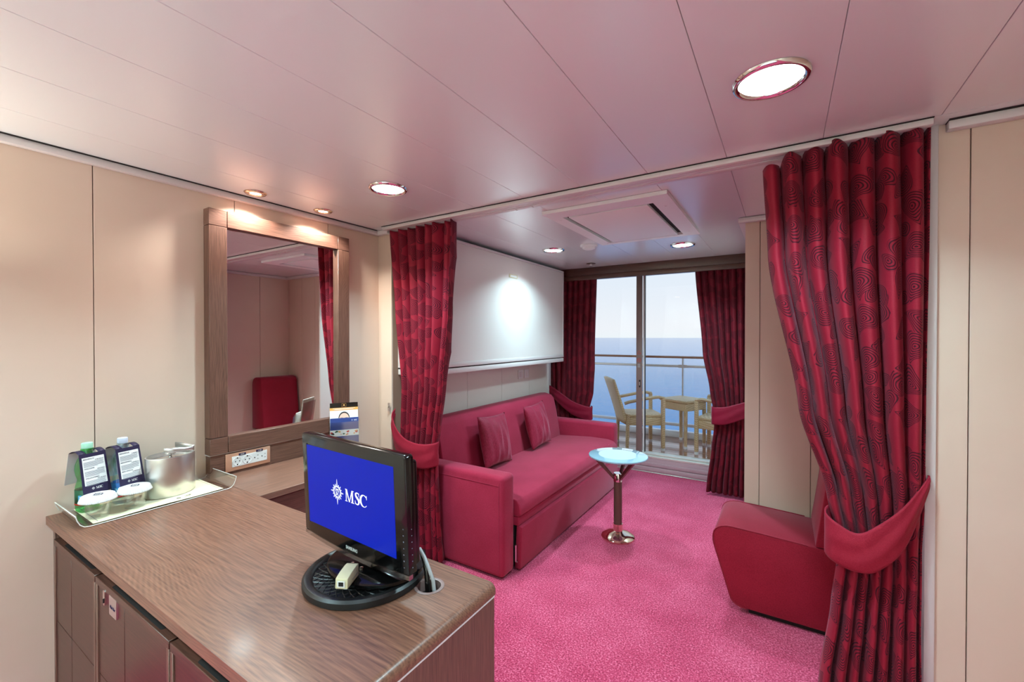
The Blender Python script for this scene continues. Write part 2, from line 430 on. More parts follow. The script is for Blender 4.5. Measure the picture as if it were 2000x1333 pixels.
def text_mesh(name, body, size, m, parent, mtx, extrude=.0003, align='CENTER', bold=0.0, sx=1.0):
    cu = bpy.data.curves.new(name, 'FONT'); cu.body = body; cu.size = size; cu.align_x = align; cu.align_y = 'CENTER'
    cu.extrude = extrude; cu.offset = bold; cu.resolution_u = 3
    tmp = bpy.data.objects.new(name, cu); C.objects.link(tmp)
    dg = bpy.context.evaluated_depsgraph_get()
    me = bpy.data.meshes.new_from_object(tmp.evaluated_get(dg))
    bpy.data.objects.remove(tmp); bpy.data.curves.remove(cu)
    me.transform(mtx @ Matrix.Diagonal((sx, 1, 1, 1))); me.name = name; me.materials.clear(); me.materials.append(M[m])
    o = bpy.data.objects.new(name, me); C.objects.link(o); o.parent = parent; ORG[o] = ORG.get(parent, Vector())
    return o
def frame_mtx(o, ux, uy, uz):
    m = Matrix.Identity(4)
    for i, u in enumerate((ux, uy, uz)):
        for k in range(3): m[k][i] = u[k]
    m.translation = o; return m
def lerp(a, b, t): return a+(b-a)*t
def interp(tab, z):          # tab sorted by first column descending or ascending
    t = sorted(tab)
    if z <= t[0][0]: return t[0][1:]
    for a, b in zip(t, t[1:]):
        if z <= b[0]:
            k = (z-a[0])/(b[0]-a[0]); k = k*k*(3-2*k)*.5+k*.5
            return tuple(lerp(p, q, k) for p, q in zip(a[1:], b[1:]))
    return t[-1][1:]

# ================================================================== SETTING
XR, YB, YF, YN = 1.45, -2.35, 1.993, 2.93      # camera room right wall, back wall, partition plane, niche wall
NX, NR, WS, YW = -.20, .40, -2.20, 4.60        # niche corner, niche right wall, sofa wall, window wall
fl = struct(box(-2.45, 1.6, -2.5, 4.63, -.06, 0).build('floor', 'carpet'), 'pink red cut pile carpet')

# ceiling: dark backing with enamel strips
ce = struct(box(-2.5, 1.65, -2.55, 4.75, CE+.018, CE+.1).build('ceiling', 'gap'), 'white enamelled strip ceiling')
J = [.113+.3087*k for k in range(-8, 6)]
def ceil_run(y0, y1, xa, xb):
    js = [xa]+[j for j in J if xa+.03 < j < xb-.03]+[xb]
    for a, b in zip(js, js[1:]):
        box(a+.0006, b-.0006, y0, y1, CE, CE+.018).build('panel', 'ceil', ce, bevel=(.0012, 1), smooth=False)
ceil_run(-2.4, 1.905, WX-.03, 1.5)
ceil_run(2.022, 4.72, -2.3, .5)

box(.4055, 1.5, 1.907, YF, CE, CE+.018).build('panel', 'ceil', ce)
box(WX-.03, -2.1915, 1.907, YF, CE, CE+.018).build('panel', 'ceil', ce)

def panel_wall(name, base, axis, at, th, rng, joints, z0, z1, m, label, face, ins=(0, 0)):
    """backing box plus laminate panels; axis = the axis that the wall runs along, at = its visible plane, face = +1/-1 outward"""
    a, b = rng; back = at - face*.012
    lo, hi = sorted((back, back-face*th))
    o = (box(a+ins[0], b-ins[1], lo, hi, z0, z1) if axis == 'X' else box(lo, hi, a+ins[0], b-ins[1], z0, z1)).build(name, 'wgap')
    struct(o, label)
    js = [a]+sorted(j for j in joints if a+.02 < j < b-.02)+[b]
    p, q = sorted((at, back))
    for u, v in zip(js, js[1:]):
        u2 = u+(.0015 if u != a else 0); v2 = v-(.0015 if v != b else 0)
        (box(u2, v2, p, q, z0, z1) if axis == 'X' else box(p, q, u2, v2, z0, z1)).build('panel', m, o, bevel=(.001, 1), smooth=False)
    return o
panel_wall('wall_left', None, 'Y', WX, .1, (-2.4, YF+.002), [.567+.5225*k for k in range(-6, 4)], 0, CE, 'wall', 'beige laminate panel wall behind the mirror', 1)
panel_wall('wall_return', None, 'X', YF, .1, (WX, WS), [], 0, CE, 'wall', 'narrow beige return wall beside the mirror', -1)
panel_wall('wall_sofa', None, 'Y', WS, .1, (YF+.112, YW+.1), [2.29, 2.802, 3.311, 3.82, 4.33], 0, CE, 'wallw', 'pale panel wall behind the sofa', 1)
panel_wall('wall_right_front', None, 'X', YF, .07, (.432, 1.5), [.511, 1.06], 0, CE, 'wall', 'beige panel wall at the right of the curtain', -1)
panel_wall('wall_niche', None, 'X', YN, .08, (NX, NR+.05), [-.123, .127, .377], 0, CE, 'wall', 'beige niche wall behind the red chair', -1, (.09, 0))
panel_wall('wall_niche_side', None, 'Y', NR, .08, (YF+.09, YN), [2.25, 2.6], 0, CE, 'wall', 'side wall of the chair niche', -1)
panel_wall('wall_window_side', None, 'Y', NX, .08, (YN+.0122, YW+.1), [3.4, 3.9, 4.4], 0, CE, 'wallw', 'wall beside the window curtain', -1, (.001, 0))
panel_wall('wall_right', None, 'Y', XR, .1, (-2.4, YF), [-1.9+.52*k for k in range(8)], 0, CE, 'wall', 'right wall of the cabin', -1)
panel_wall('wall_back', None, 'X', YB, .1, (WX, 1.5), [-1.8+.52*k for k in range(7)], 0, CE, 'wall', 'rear wall of the cabin', 1)
struct(box(.404, .432, YF-.012, YF+.03, 0, CE).build('trim_1', 'trimw', bevel=(.003, 2)), 'white jamb at the partition edge')
struct(box(-2.4, .6, YW+.02, YW+.12, 2.102, CE+.02).build('wall_window', 'trimw'), 'lintel above the balcony door')

# ceiling cove trims
def cove(n, x0, x1, y0, y1, label):
    struct(box(x0, x1, y0, y1, CE-.03, CE-.002).build('trim_%d' % n, 'trimw', bevel=(.004, 2)), label)
cove(2, WX, WX+.03, -2.35, YF-.03, 'white ceiling trim over the mirror wall')
cove(3, WX, WS-.005, YF-.032, YF, 'white ceiling trim on the return wall')
cove(4, .45, XR, YF-.036, YF, 'white ceiling trim on the right partition')
cove(5, NX-.036, NR, YN-.04, YN, 'white ceiling trim on the niche wall')
cove(6, NX-.036, NX, YN, YW, 'white ceiling trim beside the window')
cove(7, NR-.03, NR, YF+.09, YN-.04, 'white ceiling trim on the niche side wall')
# dark strips painted as the shadow between trim and ceiling panels
for k, (x0, x1, y0, y1) in enumerate(((WX, WX+.038, -2.3, YF-.04), (.45, XR, YF-.046, YF))):
    struct(box(x0, x1, y0, y1, CE-.0022, CE-.0002).build('trim_%d' % (8+k), 'darkgap'), 'dark strip painted as shadow above the ceiling trim')
# curtain track across the room
tr = thing('curtain_track', 'white double curtain track running across the ceiling between both curtains', 'curtain track', (-.9, 1.95, CE))
box(-2.19, .404, 1.905, 1.935, CE-.022, CE-.001).build('fascia', 'trimw', tr, bevel=(.003, 2))
box(-2.19, .404, 1.899, 1.905, CE-.003, CE-.0005).build('painted_joint_shadow', 'darkgap', tr)  # dark strip painted as the joint shadow along the track
box(-2.19, .404, 1.939, 1.958, CE-.014, CE-.001).build('rail', 'trimw', tr, bevel=(.002, 1))
box(-2.19, .404, 1.962, 1.981, CE-.014, CE-.001).build('rail', 'trimw', tr, bevel=(.002, 1))
box(-2.19, .404, 1.985, 2.018, CE-.016, CE-.001).build('rear_fascia', 'trimw', tr, bevel=(.003, 2))
for x in (-1.12, -1.22):
    g = MB().tube([(x, 1.972, CE-.014), (x, 1.972, CE-.026), (x+.008, 1.972, CE-.032), (x+.012, 1.972, CE-.024)], .0025, 6)
    g.build('glider_hook', 'white', tr)

# ------------------------------------------------------------------ ceiling fittings
def downlight(x, y, label, r=.09, w=LAMP_W, col=(.60, .95, 1.05), grp='round ceiling downlights'):
    t = thing('ceiling_light', label, 'ceiling light', (x, y, CE), group=grp)
    MB().lathe([(r*.80, -.002), (r*.83, -.009), (r*.9, -.012), (r*.97, -.009), (r, -.001), (r*.9, 0), (r*.80, -.002)], (x, y, CE), 48, caps=False).build('ring', 'chrome', t, smooth=60)
    MB().lathe([(0, -.006), (r*.55, -.0052), (r*.815, -.003), (r*.815, -.0005), (0, -.0005)], (x, y, CE), 40).build('diffuser', 'lampon', t, smooth=50)
    li = bpy.data.lights.new('lamp', 'AREA'); li.shape = 'DISK'; li.size = r*1.5; li.energy = w; li.color = col; li.spread = math.radians(130)
    lo = bpy.data.objects.new('lamp', li); C.objects.link(lo); lo.parent = t; lo.location = (0, 0, -.02)
    return t
downlight(-.036, 1.39, 'large round chrome downlight near the top right, above the right curtain', .096)
downlight(-1.60, 1.431, 'round chrome downlight in front of the left curtain, beside the mirror')
downlight(-1.591, 3.154, 'round chrome downlight over the sofa, left of the smoke detector', w=LAMP_W*.75)
downlight(-.663, 3.498, 'round chrome downlight right of the ceiling hatch near the window', w=LAMP_W*1.25)
for x, y, l in ((-1.6, -.35, 'added round fill downlight behind the viewer, left side near the desk'), (-.036, -.35, 'added round fill downlight behind the viewer, right side'),
                (-1.6, -1.6, 'added round fill downlight at the back of the cabin, left side'), (.5, -1.6, 'added round fill downlight at the back of the cabin, right side')):
    downlight(x, y, l, grp='added fill downlights behind the viewer')  # unseen extra lamps, added as wide fill for the room
def spot(x, y, label):
    t = thing('spot_light', label, 'ceiling light', (x, y, CE), group='small mirror spots'); r = .05
    MB().lathe([(r*.5, -.003), (r*.62, -.008), (r*.92, -.006), (r, -.001), (r*.9, 0), (r*.5, -.003)], (x, y, CE), 32, caps=False).build('ring', 'brass', t, smooth=60)
    MB().lathe([(0, -.004), (r*.52, -.0032), (r*.52, -.0005), (0, -.0005)], (x, y, CE), 24).build('bulb', 'spoton', t, smooth=50)
    li = bpy.data.lights.new('lamp', 'SPOT'); li.energy = SPOT_W*6; li.color = (.92, .90, .82); li.spot_size = math.radians(135); li.spot_blend = .5; li.shadow_soft_size = .02
    lo = bpy.data.objects.new('lamp', li); C.objects.link(lo); lo.parent = t; lo.location = (0, 0, -.012)
spot(-2.202, 1.128, 'small brass rimmed spot above the left half of the mirror')
spot(-2.193, 1.49, 'small brass rimmed spot above the right half of the mirror')

t = thing('smoke_detector', 'round white smoke detector on the ceiling beside the hatch', 'smoke detector', (-1.277, 3.133, CE))
MB().lathe([(.064, 0), (.064, -.012), (.058, -.017)], (-1.277, 3.133, CE), 32).build('base', 'white', t, smooth=30)
MB().lathe([(.050, -.017), (.047, -.028), (.03, -.036), (0, -.038)], (-1.277, 3.133, CE), 32).build('sensor_cap', 'white', t, smooth=30)
t = thing('sprinkler', 'small chrome sprinkler head in the ceiling before the window pelmet', 'sprinkler', (-1.578, 3.924, CE))
MB().lathe([(.045, 0), (.044, -.004), (.02, -.008)], (-1.578, 3.924, CE), 24).build('rosette', 'bronze', t, smooth=40)
MB().lathe([(.012, -.008), (.012, -.02), (.02, -.022), (.02, -.025), (0, -.026)], (-1.578, 3.924, CE), 16).build('nozzle', 'chrome', t, smooth=40)

t = thing('ceiling_hatch', 'square white maintenance hatch with raised frame in the ceiling', 'hatch', (-.82, 2.64, CE))
hx0, hx1, hy0, hy1 = -1.16, -.48, 2.155, 3.115
ix0, ix1, iy0, iy1 = -1.085, -.575, 2.27, 3.062
fr = MB()
fr.box(hx0, hx1, hy0, iy0, CE-.02, CE-.001); fr.box(hx0, hx1, iy1, hy1, CE-.02, CE-.001)
fr.box(hx0, ix0, iy0, iy1, CE-.02, CE-.001); fr.box(ix1, hx1, iy0, iy1, CE-.02, CE-.001)
fr.build('frame', 'hatch', t)
box(ix0, ix1, iy0, iy1, CE-.003, CE-.001).build('painted_recess_shade', 'darkgap', t)  # dark sheet, the shade of the gap round the door in its colour
box(ix0+.028, ix1-.034, iy0+.02, iy1-.008, CE-.020, CE-.004).build('door', 'hatch', t, bevel=(.002, 2))
for x, y in ((hx0+.04, hy0+.16), (hx1-.05, hy0+.2), (hx1-.05, hy1-.12), (hx0+.06, hy1-.05)):
    MB().lathe([(.007, 0), (.006, -.002), (0, -.0025)], (x, y, CE-.02), 12).build('screw', 'white', t)

# ------------------------------------------------------------------ pelmet, balcony door
t = thing('pelmet', 'walnut pelmet board over the balcony door, shade put into its colour', 'pelmet', (-1.2, 4.15, 2.03))
box(WS, NX-.04, 4.134, 4.152, 2.052, CE-.001).build('front_board', 'wdoor', t, bevel=(.002, 2))  # darker door wood stands in for the shade on this board
box(WS, NX-.04, 4.142, 4.165, 2.008, 2.052).build('lower_lip', 'wx', t, bevel=(.002, 2))
box(WS, NX-.04, 4.165, 4.50, 2.095, 2.107).build('top_board', 'wx', t)

dr = struct(MB().box(-2.2, NX-.04, YW, YW+.12, .148, .172).box(-2.2, NX-.04, YW+.03, YW+.12, .172, .192).box(-2.2, NX-.04, YW+.02, YW+.12, 2.082, 2.102).box(-2.2, -2.14, YW+.02, YW+.12, .19, 2.082).box(-.30, -.24, YW+.02, YW+.12, .19, 2.082).build('door_1', 'alu', bevel=(.003, 2)), 'aluminium framed sliding balcony door')
box(-1.345, -1.285, YW+.03, YW+.06, .192, 2.082).build('stile', 'mull', dr, bevel=(.003, 2))
box(-1.283, -1.266, YW+.065, YW+.095, .192, 2.082).build('sliding_stile', 'white', dr, bevel=(.003, 2))
box(-1.2655, -1.260, YW+.065, YW+.095, .192, 2.082).build('gasket', 'blackm', dr)
box(-2.14, -1.30, YW+.042, YW+.048, .192, 2.082).build('pane', 'glass', dr)
box(-1.262, -.30, YW+.077, YW+.083, .192, 2.082).build('pane', 'glass', dr)
hd = MB().prism(rrect(-1.312, -1.298, .885, .965, .006), 'Y', YW+.022, YW+.03).build('handle', 'blackm', dr)
MB().prism(rrect(-1.308, -1.302, .905, .945, .003), 'Y', YW+.019, YW+.0225).build('finger_pull', 'alu', hd)
# stickers on the stile: warning triangle, no smoking ring, small print
ms = Vector((-1.315, YW+.0295, 1.26))
w = MB()
for a, b in (((-.02, -.017), (.02, -.017)), ((.02, -.017), (0, .018)), ((0, .018), (-.02, -.017))):
    w.tube([(ms.x+a[0], ms.y, ms.z+a[1]), (ms.x+b[0], ms.y, ms.z+b[1])], .0016, 5)
w.build('warning_sticker', 'red', dr)
w = MB().tube([(ms.x+.019*math.cos(a*PI/8), ms.y, ms.z-.085+.019*math.sin(a*PI/8)) for a in range(16)], .002, 5, closed=True)
w.tube([(ms.x-.013, ms.y, ms.z-.072), (ms.x+.013, ms.y, ms.z-.098)], .002, 5)
w.build('no_smoking_sticker', 'red', dr)
w = MB()
for k in range(6): w.box(ms.x-.015, ms.x+.012+.003*(k % 2), ms.y-.0006, ms.y, ms.z-.128-k*.007, ms.z-.125-k*.007)
w.build('small_print', 'print', dr)
si = struct(MB().box(-2.2, NX-.04, YW, YW+.12, 0, .148).build('trim_10', 'sill', bevel=(.003, 2)), 'mauve painted step below the balcony door')
box(-2.2, NX-.04, YW-.014, YW, .012, .062).build('lower_board', 'sill', si, bevel=(.003, 2))
box(-2.2, NX-.04, YW-.010, YW, .066, .105).build('upper_board', 'sill', si, bevel=(.003, 2))
box(-2.2, NX-.04, YW-.016, YW, .001, .010).build('floor_strip', 'alu', si, bevel=(.002, 1))

# ------------------------------------------------------------------ balcony, sea
DZ, YR = .06, 6.15
dk = struct(box(-5, 3, YW+.13, YR+.1, DZ-.12, DZ-.012).build('balcony_floor', 'darkgap'), 'wet teak planks of the balcony deck')
k = 0; y = YW+.13
while y < YR+.05:
    box(-5, 3, y+.002, min(y+.098, YR+.1), DZ-.012, DZ).build('plank', 'deck', dk, bevel=(.0015, 1), smooth=False); y += .1
rl = thing('balcony_railing', 'balcony railing with teak handrail, steel rails and glass panels', 'railing', (-1.2, YR, DZ))
MB().prism(rrect(YR-.035, YR+.035, 1.135, 1.165, .012), 'X', -5, 3).build('handrail', 'teak', rl, smooth=40)
MB().prism(rrect(YR-.02, YR+.02, 1.012, 1.045, .008), 'X', -5, 3).build('steel_rail', 'alu', rl, smooth=40)
MB().prism(rrect(YR-.02, YR+.02, .215, .255, .008), 'X', -5, 3).build('lower_rail', 'white', rl, smooth=40)
box(-5, 3, YR-.02, YR+.06, DZ, .145).build('kerb', 'white', rl, bevel=(.006, 2))
for x in (-2.96, -1.155, .65):
    box(x-.008, x+.008, YR-.03, YR+.03, .145, 1.135).build('post', 'alu', rl, bevel=(.002, 1))
    box(x-.055, x+.055, YR-.024, YR-.02, 1.008, 1.05).build('clamp', 'alu', rl, bevel=(.001, 1))
for a, b in ((-2.95, -1.165), (-1.145, .64)):
    box(a, b, YR-.004, YR+.004, .255, 1.012).build('glass_panel', 'glass', rl)
sea = box(-9000, 9000, 8, 16000, -22, -21).build('sea', 'sea', origin=(0, 0, -21))
tag(sea, 'open blue sea stretching to the hazy horizon', 'sea'); sea['kind'] = 'structure'

def wicker_chair(name, label, loc, rz):
    t = thing(name, label, 'chair', loc, rz, 'woven balcony armchairs', local=True)
    w, d = .235, .215
    for sx in (-1, 1):
        MB().box(sx*w-.022, sx*w+.022, d-.022, d+.022, .03, .635).build('front_leg', 'wicker', t, bevel=(.012, 2))
        MB().tube([(sx*w, -d, .03), (sx*w, -d+.01, .44)], [.02, .024], 8).build('rear_leg', 'wicker', t, smooth=50)
        for yy in (d, -d): MB().lathe([(.023, 0), (.023, .03)], (sx*w, yy, 0), 10).build('foot_cap', 'white', t)
        MB().tube([(sx*w, d+.01, .63), (sx*w, d-.06, .645), (sx*w, 0, .625), (sx*w, -d+.02, .585), (sx*w*.96, -d-.03, .565)], .024, 10, flat=.8).build('armrest', 'wicker', t, smooth=60)
    MB().box(-w+.022, w-.022, -d+.01, d+.02, .395, .43).build('seat', 'wicker', t, bevel=(.015, 2))
    MB().box(-w+.01, w-.01, -d, d+.012, .30, .395).build('apron', 'wicker', t, bevel=(.008, 2))
    fn = lambda u, v: (lerp(-w-.005, w+.005, u)*(1+.03*v), -d-.005-.16*v**1.15-.02*math.sin(PI*u), .32+.53*v+.012*math.sin(PI*u)*v)
    MB().grid(fn, 12, 10).build('backrest', 'wicker', t, smooth=80, solid=.028)
    return t
wicker_chair('wicker_armchair', 'woven cane armchair seen from behind, left of the balcony table', (-1.53, 5.41, DZ), math.radians(-57.7))
wicker_chair('wicker_armchair', 'woven cane armchair half hidden by the right window curtain', (-.61, 5.57, DZ), math.radians(81.2))
ta = math.atan2(5.66-5.47, -1.416+1.06)-PI
t = thing('wicker_table', 'square woven cane table between the two balcony chairs', 'table', (-1.085, 5.80, DZ), ta, local=True)
q = .205
MB().box(-q, q, -q, q, .55, .585).build('table_top', 'wicker', t, bevel=(.012, 2))
MB().box(-q+.012, q-.012, -q+.012, q-.012, .455, .55).build('apron', 'wicker', t, bevel=(.006, 1))
for sx in (-1, 1):
    for sy in (-1, 1):
        MB().tube([(sx*(q-.03), sy*(q-.03), .03), (sx*(q-.03), sy*(q-.03), .46)], [.019, .024], 8).build('leg', 'wicker', t, smooth=50)
        MB().lathe([(.021, 0), (.021, .03)], (sx*(q-.03), sy*(q-.03), 0), 10).build('foot_cap', 'white', t)

# ------------------------------------------------------------------ pull-down bed box, switches
t = thing('folded_wall_bed', 'white folded wall bed panel above the sofa', 'wall bed', (-2.07, 3.1, 1.16))
BX = -1.94
box(WS, BX-.012, 2.05, 4.085, 1.215, 2.098).build('housing', 'trimw', t)
box(BX-.012, BX-.004, 2.06, 4.06, 1.245, 2.085).build('panel', 'bed', t, bevel=(.002, 1))
for a in ((2.05, 4.085, 2.085, 2.104), (2.05, 4.085, 1.213, 1.245)):
    box(BX-.014, BX, a[0], a[1], a[2], a[3]).build('frame_rail', 'trimw', t, bevel=(.003, 2))
box(BX-.014, BX, 4.06, 4.085, 1.245, 2.085).build('frame_stile', 'trimw', t, bevel=(.003, 2))
box(WS, BX-.004, 2.05, 4.09, 1.168, 1.205).build('lower_rail', 'trimw', t, bevel=(.003, 2))
box(WS, BX-.03, 2.05, 4.085, 1.205, 1.215).build('painted_gap_shade', 'darkgap', t)  # dark filler painted as the shade between rail and housing
lt = box(BX-.004, BX+.001, 3.035, 3.165, 1.92, 1.95).build('latch', 'ivory', t, bevel=(.002, 1))
box(BX+.001, BX+.0025, 3.05, 3.15, 1.927, 1.943).build('latch_recess', 'white', lt, bevel=(.001, 1))
for y, l in ((3.638, 'white rocker switch on the wall above the sofa, nearer the viewer'), (3.752, 'white rocker switch on the wall above the sofa, nearer the window')):
    t = thing('light_switch', l, 'switch', (WS, y, 1.055), group='switches above the sofa')
    box(WS, WS+.010, y-.043, y+.043, 1.012, 1.098).build('plate', 'white', t, bevel=(.003, 2))
    box(WS+.010, WS+.015, y-.025, y+.025, 1.028, 1.082).build('rocker', 'trimw', t, bevel=(.003, 2))

# ------------------------------------------------------------------ curtains
def curtain(name, label, levels, nf, amp, m, seed, yc, sag=None, gather=1.0, ztop=None, back=1.0, hook=None, tie=None, tie_m='tie', grp=None, phase=0.0, bump_top=.006):
    rnd = random.Random(seed)
    zs = [l[0] for l in levels]; zt = max(zs) if ztop is None else ztop; zb = min(zs)
    tops = interp(levels, zt); width = (tops[1]-tops[0])*gather
    offs = [rnd.uniform(-.6, .6) for _ in range(nf+2)]; ams = [rnd.uniform(.7, 1.25) for _ in range(nf+2)]
    def cell(a, u):
        p = u*nf; i = min(int(p), nf-1); f = p-i; f = f*f*(3-2*f)
        return lerp(a[i], a[i+1], f)
    def fn(u, v):
        z0 = zt + (sag(u) if sag else 0) + bump_top*math.sin(2*PI*nf*u+phase)
        z = lerp(z0, zb, v)
        xl, xr, yo, am = interp(levels, z)
        th = 2*PI*nf*u + phase + .7*cell(offs, u) + .35*math.sin(z*2.1+seed+u*5)
        A = amp*am*cell(ams, u)
        w_ = abs(math.sin(th/2))
        x = lerp(xl, xr, u)
        yy = yc + yo + A*(1.0-2.0*w_**.52 - .18*math.cos(th*.5+z*.9))
        return (x, yy, z)
    NU = nf*18; arc = [0.0]; pv = None
    for i in range(NU+1):
        p = Vector(fn(i/NU, .35)); p.z = 0
        if pv is not None: arc.append(arc[-1]+(p-pv).length)
        pv = p
    b = MB().grid(fn, NU, 90, lambda u, v: (arc[int(round(u*NU))], (1-v)*(zt-zb)))
    t = thing(name, label, 'curtain', ((levels[0][1]+levels[0][2])/2, yc, zb), group=grp)
    o = b.build('fabric_panel', m, t, smooth=180, solid=.003)
    if tie:
        n = len(tie)-1
        def tf(u, v):
            p = u*n; i = min(int(p), n-1); f = p-i
            P = [tie[max(0, min(n, i+k))] for k in (-1, 0, 1, 2)]
            cr = lambda c: .5*((2*P[1][c])+(-P[0][c]+P[2][c])*f+(2*P[0][c]-5*P[1][c]+4*P[2][c]-P[3][c])*f*f+(-P[0][c]+3*P[1][c]-3*P[2][c]+P[3][c])*f**3)
            x, y, za, zb_ = cr(0), cr(1), cr(2), cr(3)
            bul = .006*math.sin(PI*v) + .0028*math.sin(2*PI*(1.6*v+1.9*u))*math.sin(PI*v)
            return (x, y-bul, lerp(za, zb_, v))
        MB().grid(tf, n*8, 14).build('tieback', tie_m, t, smooth=180, solid=.005)
    return t
# near right curtain, tied to the right
cr_lv = [(2.112, -.075, .402, 0, 1.0), (1.73, -.055, .404, 0, 1.0), (1.15, .048, .400, 0, .85), (.85, .134, .398, 0, .62), (.70, .162, .392, 0, .52), (.60, .166, .392, 0, .55),
         (.45, .15, .39, 0, .7), (.17, .116, .392, 0, .9), (.03, .10, .395, 0, .95)]
curtain('partition_curtain', 'large crimson curtain with dark swirl print tied back at the right wall', cr_lv, 7, .056, 'curt', 3, 1.958,
        sag=lambda u: -.045*max(0, 1-u/.30), gather=2.1, phase=.6,
        tie=[(.19, 2.0, .80, .68), (.142, 1.985, .795, .655), (.130, 1.94, .78, .635), (.158, 1.897, .765, .622), (.215, 1.885, .745, .612), (.27, 1.886, .785, .63), (.34, 1.90, .86, .72), (.405, 1.955, .945, .895), (.412, 1.975, .955, .92)], grp='partition curtains')
# near left curtain, tied to the left
cl_lv = [(2.115, -2.192, -1.655, 0, 1.0), (1.6, -2.138, -1.683, 0, .95), (1.1, -2.085, -1.744, 0, .8), (.86, -2.10, -1.785, 0, .65), (.74, -2.11, -1.806, 0, .52), (.62, -2.118, -1.81, 0, .6),
         (.35, -2.10, -1.80, 0, .85), (.03, -2.085, -1.78, 0, .95)]
curtain('partition_curtain', 'crimson curtain with dark swirl print tied back between mirror wall and sofa', cl_lv, 7, .042, 'curt', 11, 2.0, gather=2.0, phase=1.5,
        tie=[(-2.172, 2.00, .95, .91), (-2.165, 1.965, .915, .815), (-2.11, 1.946, .84, .70), (-2.03, 1.938, .785, .64), (-1.94, 1.936, .765, .615), (-1.86, 1.940, .765, .615), (-1.815, 1.965, .77, .625), (-1.80, 2.0, .775, .63), (-1.83, 2.035, .78, .64), (-1.90, 2.045, .79, .65)], grp='partition curtains')
wl_lv = [(2.05, -2.165, -1.640, 0, 1), (1.2, -2.165, -1.665, 0, 1), (.85, -2.165, -1.675, 0, .8), (.68, -2.165, -1.715, 0, .6), (.5, -2.165, -1.70, 0, .8), (.03, -2.165, -1.66, 0, 1)]
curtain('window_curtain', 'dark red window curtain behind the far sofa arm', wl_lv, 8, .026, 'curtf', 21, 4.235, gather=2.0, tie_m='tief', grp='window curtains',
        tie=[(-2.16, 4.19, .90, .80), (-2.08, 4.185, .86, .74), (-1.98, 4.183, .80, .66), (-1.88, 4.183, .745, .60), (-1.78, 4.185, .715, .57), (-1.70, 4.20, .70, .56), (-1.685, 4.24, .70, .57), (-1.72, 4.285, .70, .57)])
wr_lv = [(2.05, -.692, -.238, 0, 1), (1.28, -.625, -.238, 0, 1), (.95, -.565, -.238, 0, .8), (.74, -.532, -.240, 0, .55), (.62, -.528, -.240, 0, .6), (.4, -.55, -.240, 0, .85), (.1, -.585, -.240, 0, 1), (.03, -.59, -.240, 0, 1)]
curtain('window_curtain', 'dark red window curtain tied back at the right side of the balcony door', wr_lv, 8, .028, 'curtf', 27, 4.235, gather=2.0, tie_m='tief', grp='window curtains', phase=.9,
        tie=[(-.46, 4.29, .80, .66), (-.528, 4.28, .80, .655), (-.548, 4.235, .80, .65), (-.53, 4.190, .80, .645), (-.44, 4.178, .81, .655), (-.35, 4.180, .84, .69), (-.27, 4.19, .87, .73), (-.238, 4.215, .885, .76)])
t = thing('curtain_hook', 'small chrome tieback hook at the edge of the right partition wall', 'hook', (.41, 1.98, .94))
box(.402, .4045, 1.965, 1.985, .93, .985).build('plate', 'chrome', t, bevel=(.001, 1))
MB().tube([(.404, 1.972, .965), (.392, 1.965, .955), (.385, 1.962, .965), (.386, 1.962, .978)], .003, 6).build('hook', 'chrome', t, smooth=60)
t = thing('curtain_hook', 'small chrome tieback hook beside the left curtain', 'hook', (-2.21, 1.98, .94))
box(-2.222, -2.203, 1.9785, 1.981, .93, .985).build('plate', 'chrome', t, bevel=(.001, 1))
MB().tube([(-2.21, 1.979, .965), (-2.205, 1.966, .955), (-2.198, 1.962, .960), (-2.19, 1.966, .972)], .003, 6).build('hook', 'chrome', t, smooth=60)

# ------------------------------------------------------------------ sofa
t = thing('sofa_bed', 'crimson upholstered sofa bed with low square arms under the wall bed', 'sofa', (-1.8, 3.1, 0))
SB = WS+.005
def armprof(y0, y1, zt): return rrect(y0, y1, .012, zt, .028, 5)
for y0, y1, zt, l in ((2.075, 2.21, .605, 'near arm'), (3.985, 4.125, .585, 'far arm')):
    a = box(SB+.02, -1.372, y0, y1, .012, zt).build('armrest', 'sofa', t, bevel=(.028, 4))
# seams on the near arm
MB().tube([(SB+.1, 2.0745, .555), (-1.40, 2.0745, .552)], .0022, 6).build('seam', 'sofa', t)
MB().tube([(-1.40, 2.0745, .05), (-1.40, 2.0745, .57)], .0022, 6).build('seam', 'sofa', t)
bp = [(SB, .30), (SB, .815), (SB+.03, .842), (SB+.10, .848), (SB+.165, .832), (SB+.195, .80), (SB+.225, .68), (SB+.262, .47), (SB+.268, .42), (SB+.26, .30)]
MB().prism(bp, 'Y', 2.215, 3.98).build('backrest', 'sofa', t, bevel=(.012, 3), smooth=50)
sp_ = [(-1.95, .37), (-1.95, .425), (-1.6, .448), (-1.42, .446), (-1.365, .432), (-1.342, .405), (-1.336, .37), (-1.336, .345), (-1.35, .335), (-1.9, .335)]
MB().prism(sp_, 'Y', 2.214, 3.982).build('seat_cushion', 'sofa', t, bevel=(.01, 3), smooth=50)
box(-1.95, -1.352, 2.22, 3.975, .275, .334).build('bed_frame', 'sofa', t, bevel=(.008, 2))
MB().prism([(-1.385, .012), (-1.345, .012), (-1.332, .272), (-1.372, .276)], 'Y', 2.225, 3.97).build('front_panel', 'sofa', t, bevel=(.006, 3))
box(SB, -1.39, 2.21, 3.985, .03, .275).build('base', 'darkgap', t)
MB().tube([(-1.372, 2.217, .16), (-1.372, 2.217, .06), (-1.36, 2.217, .06)], .006, 8).build('hinge', 'steel', t)

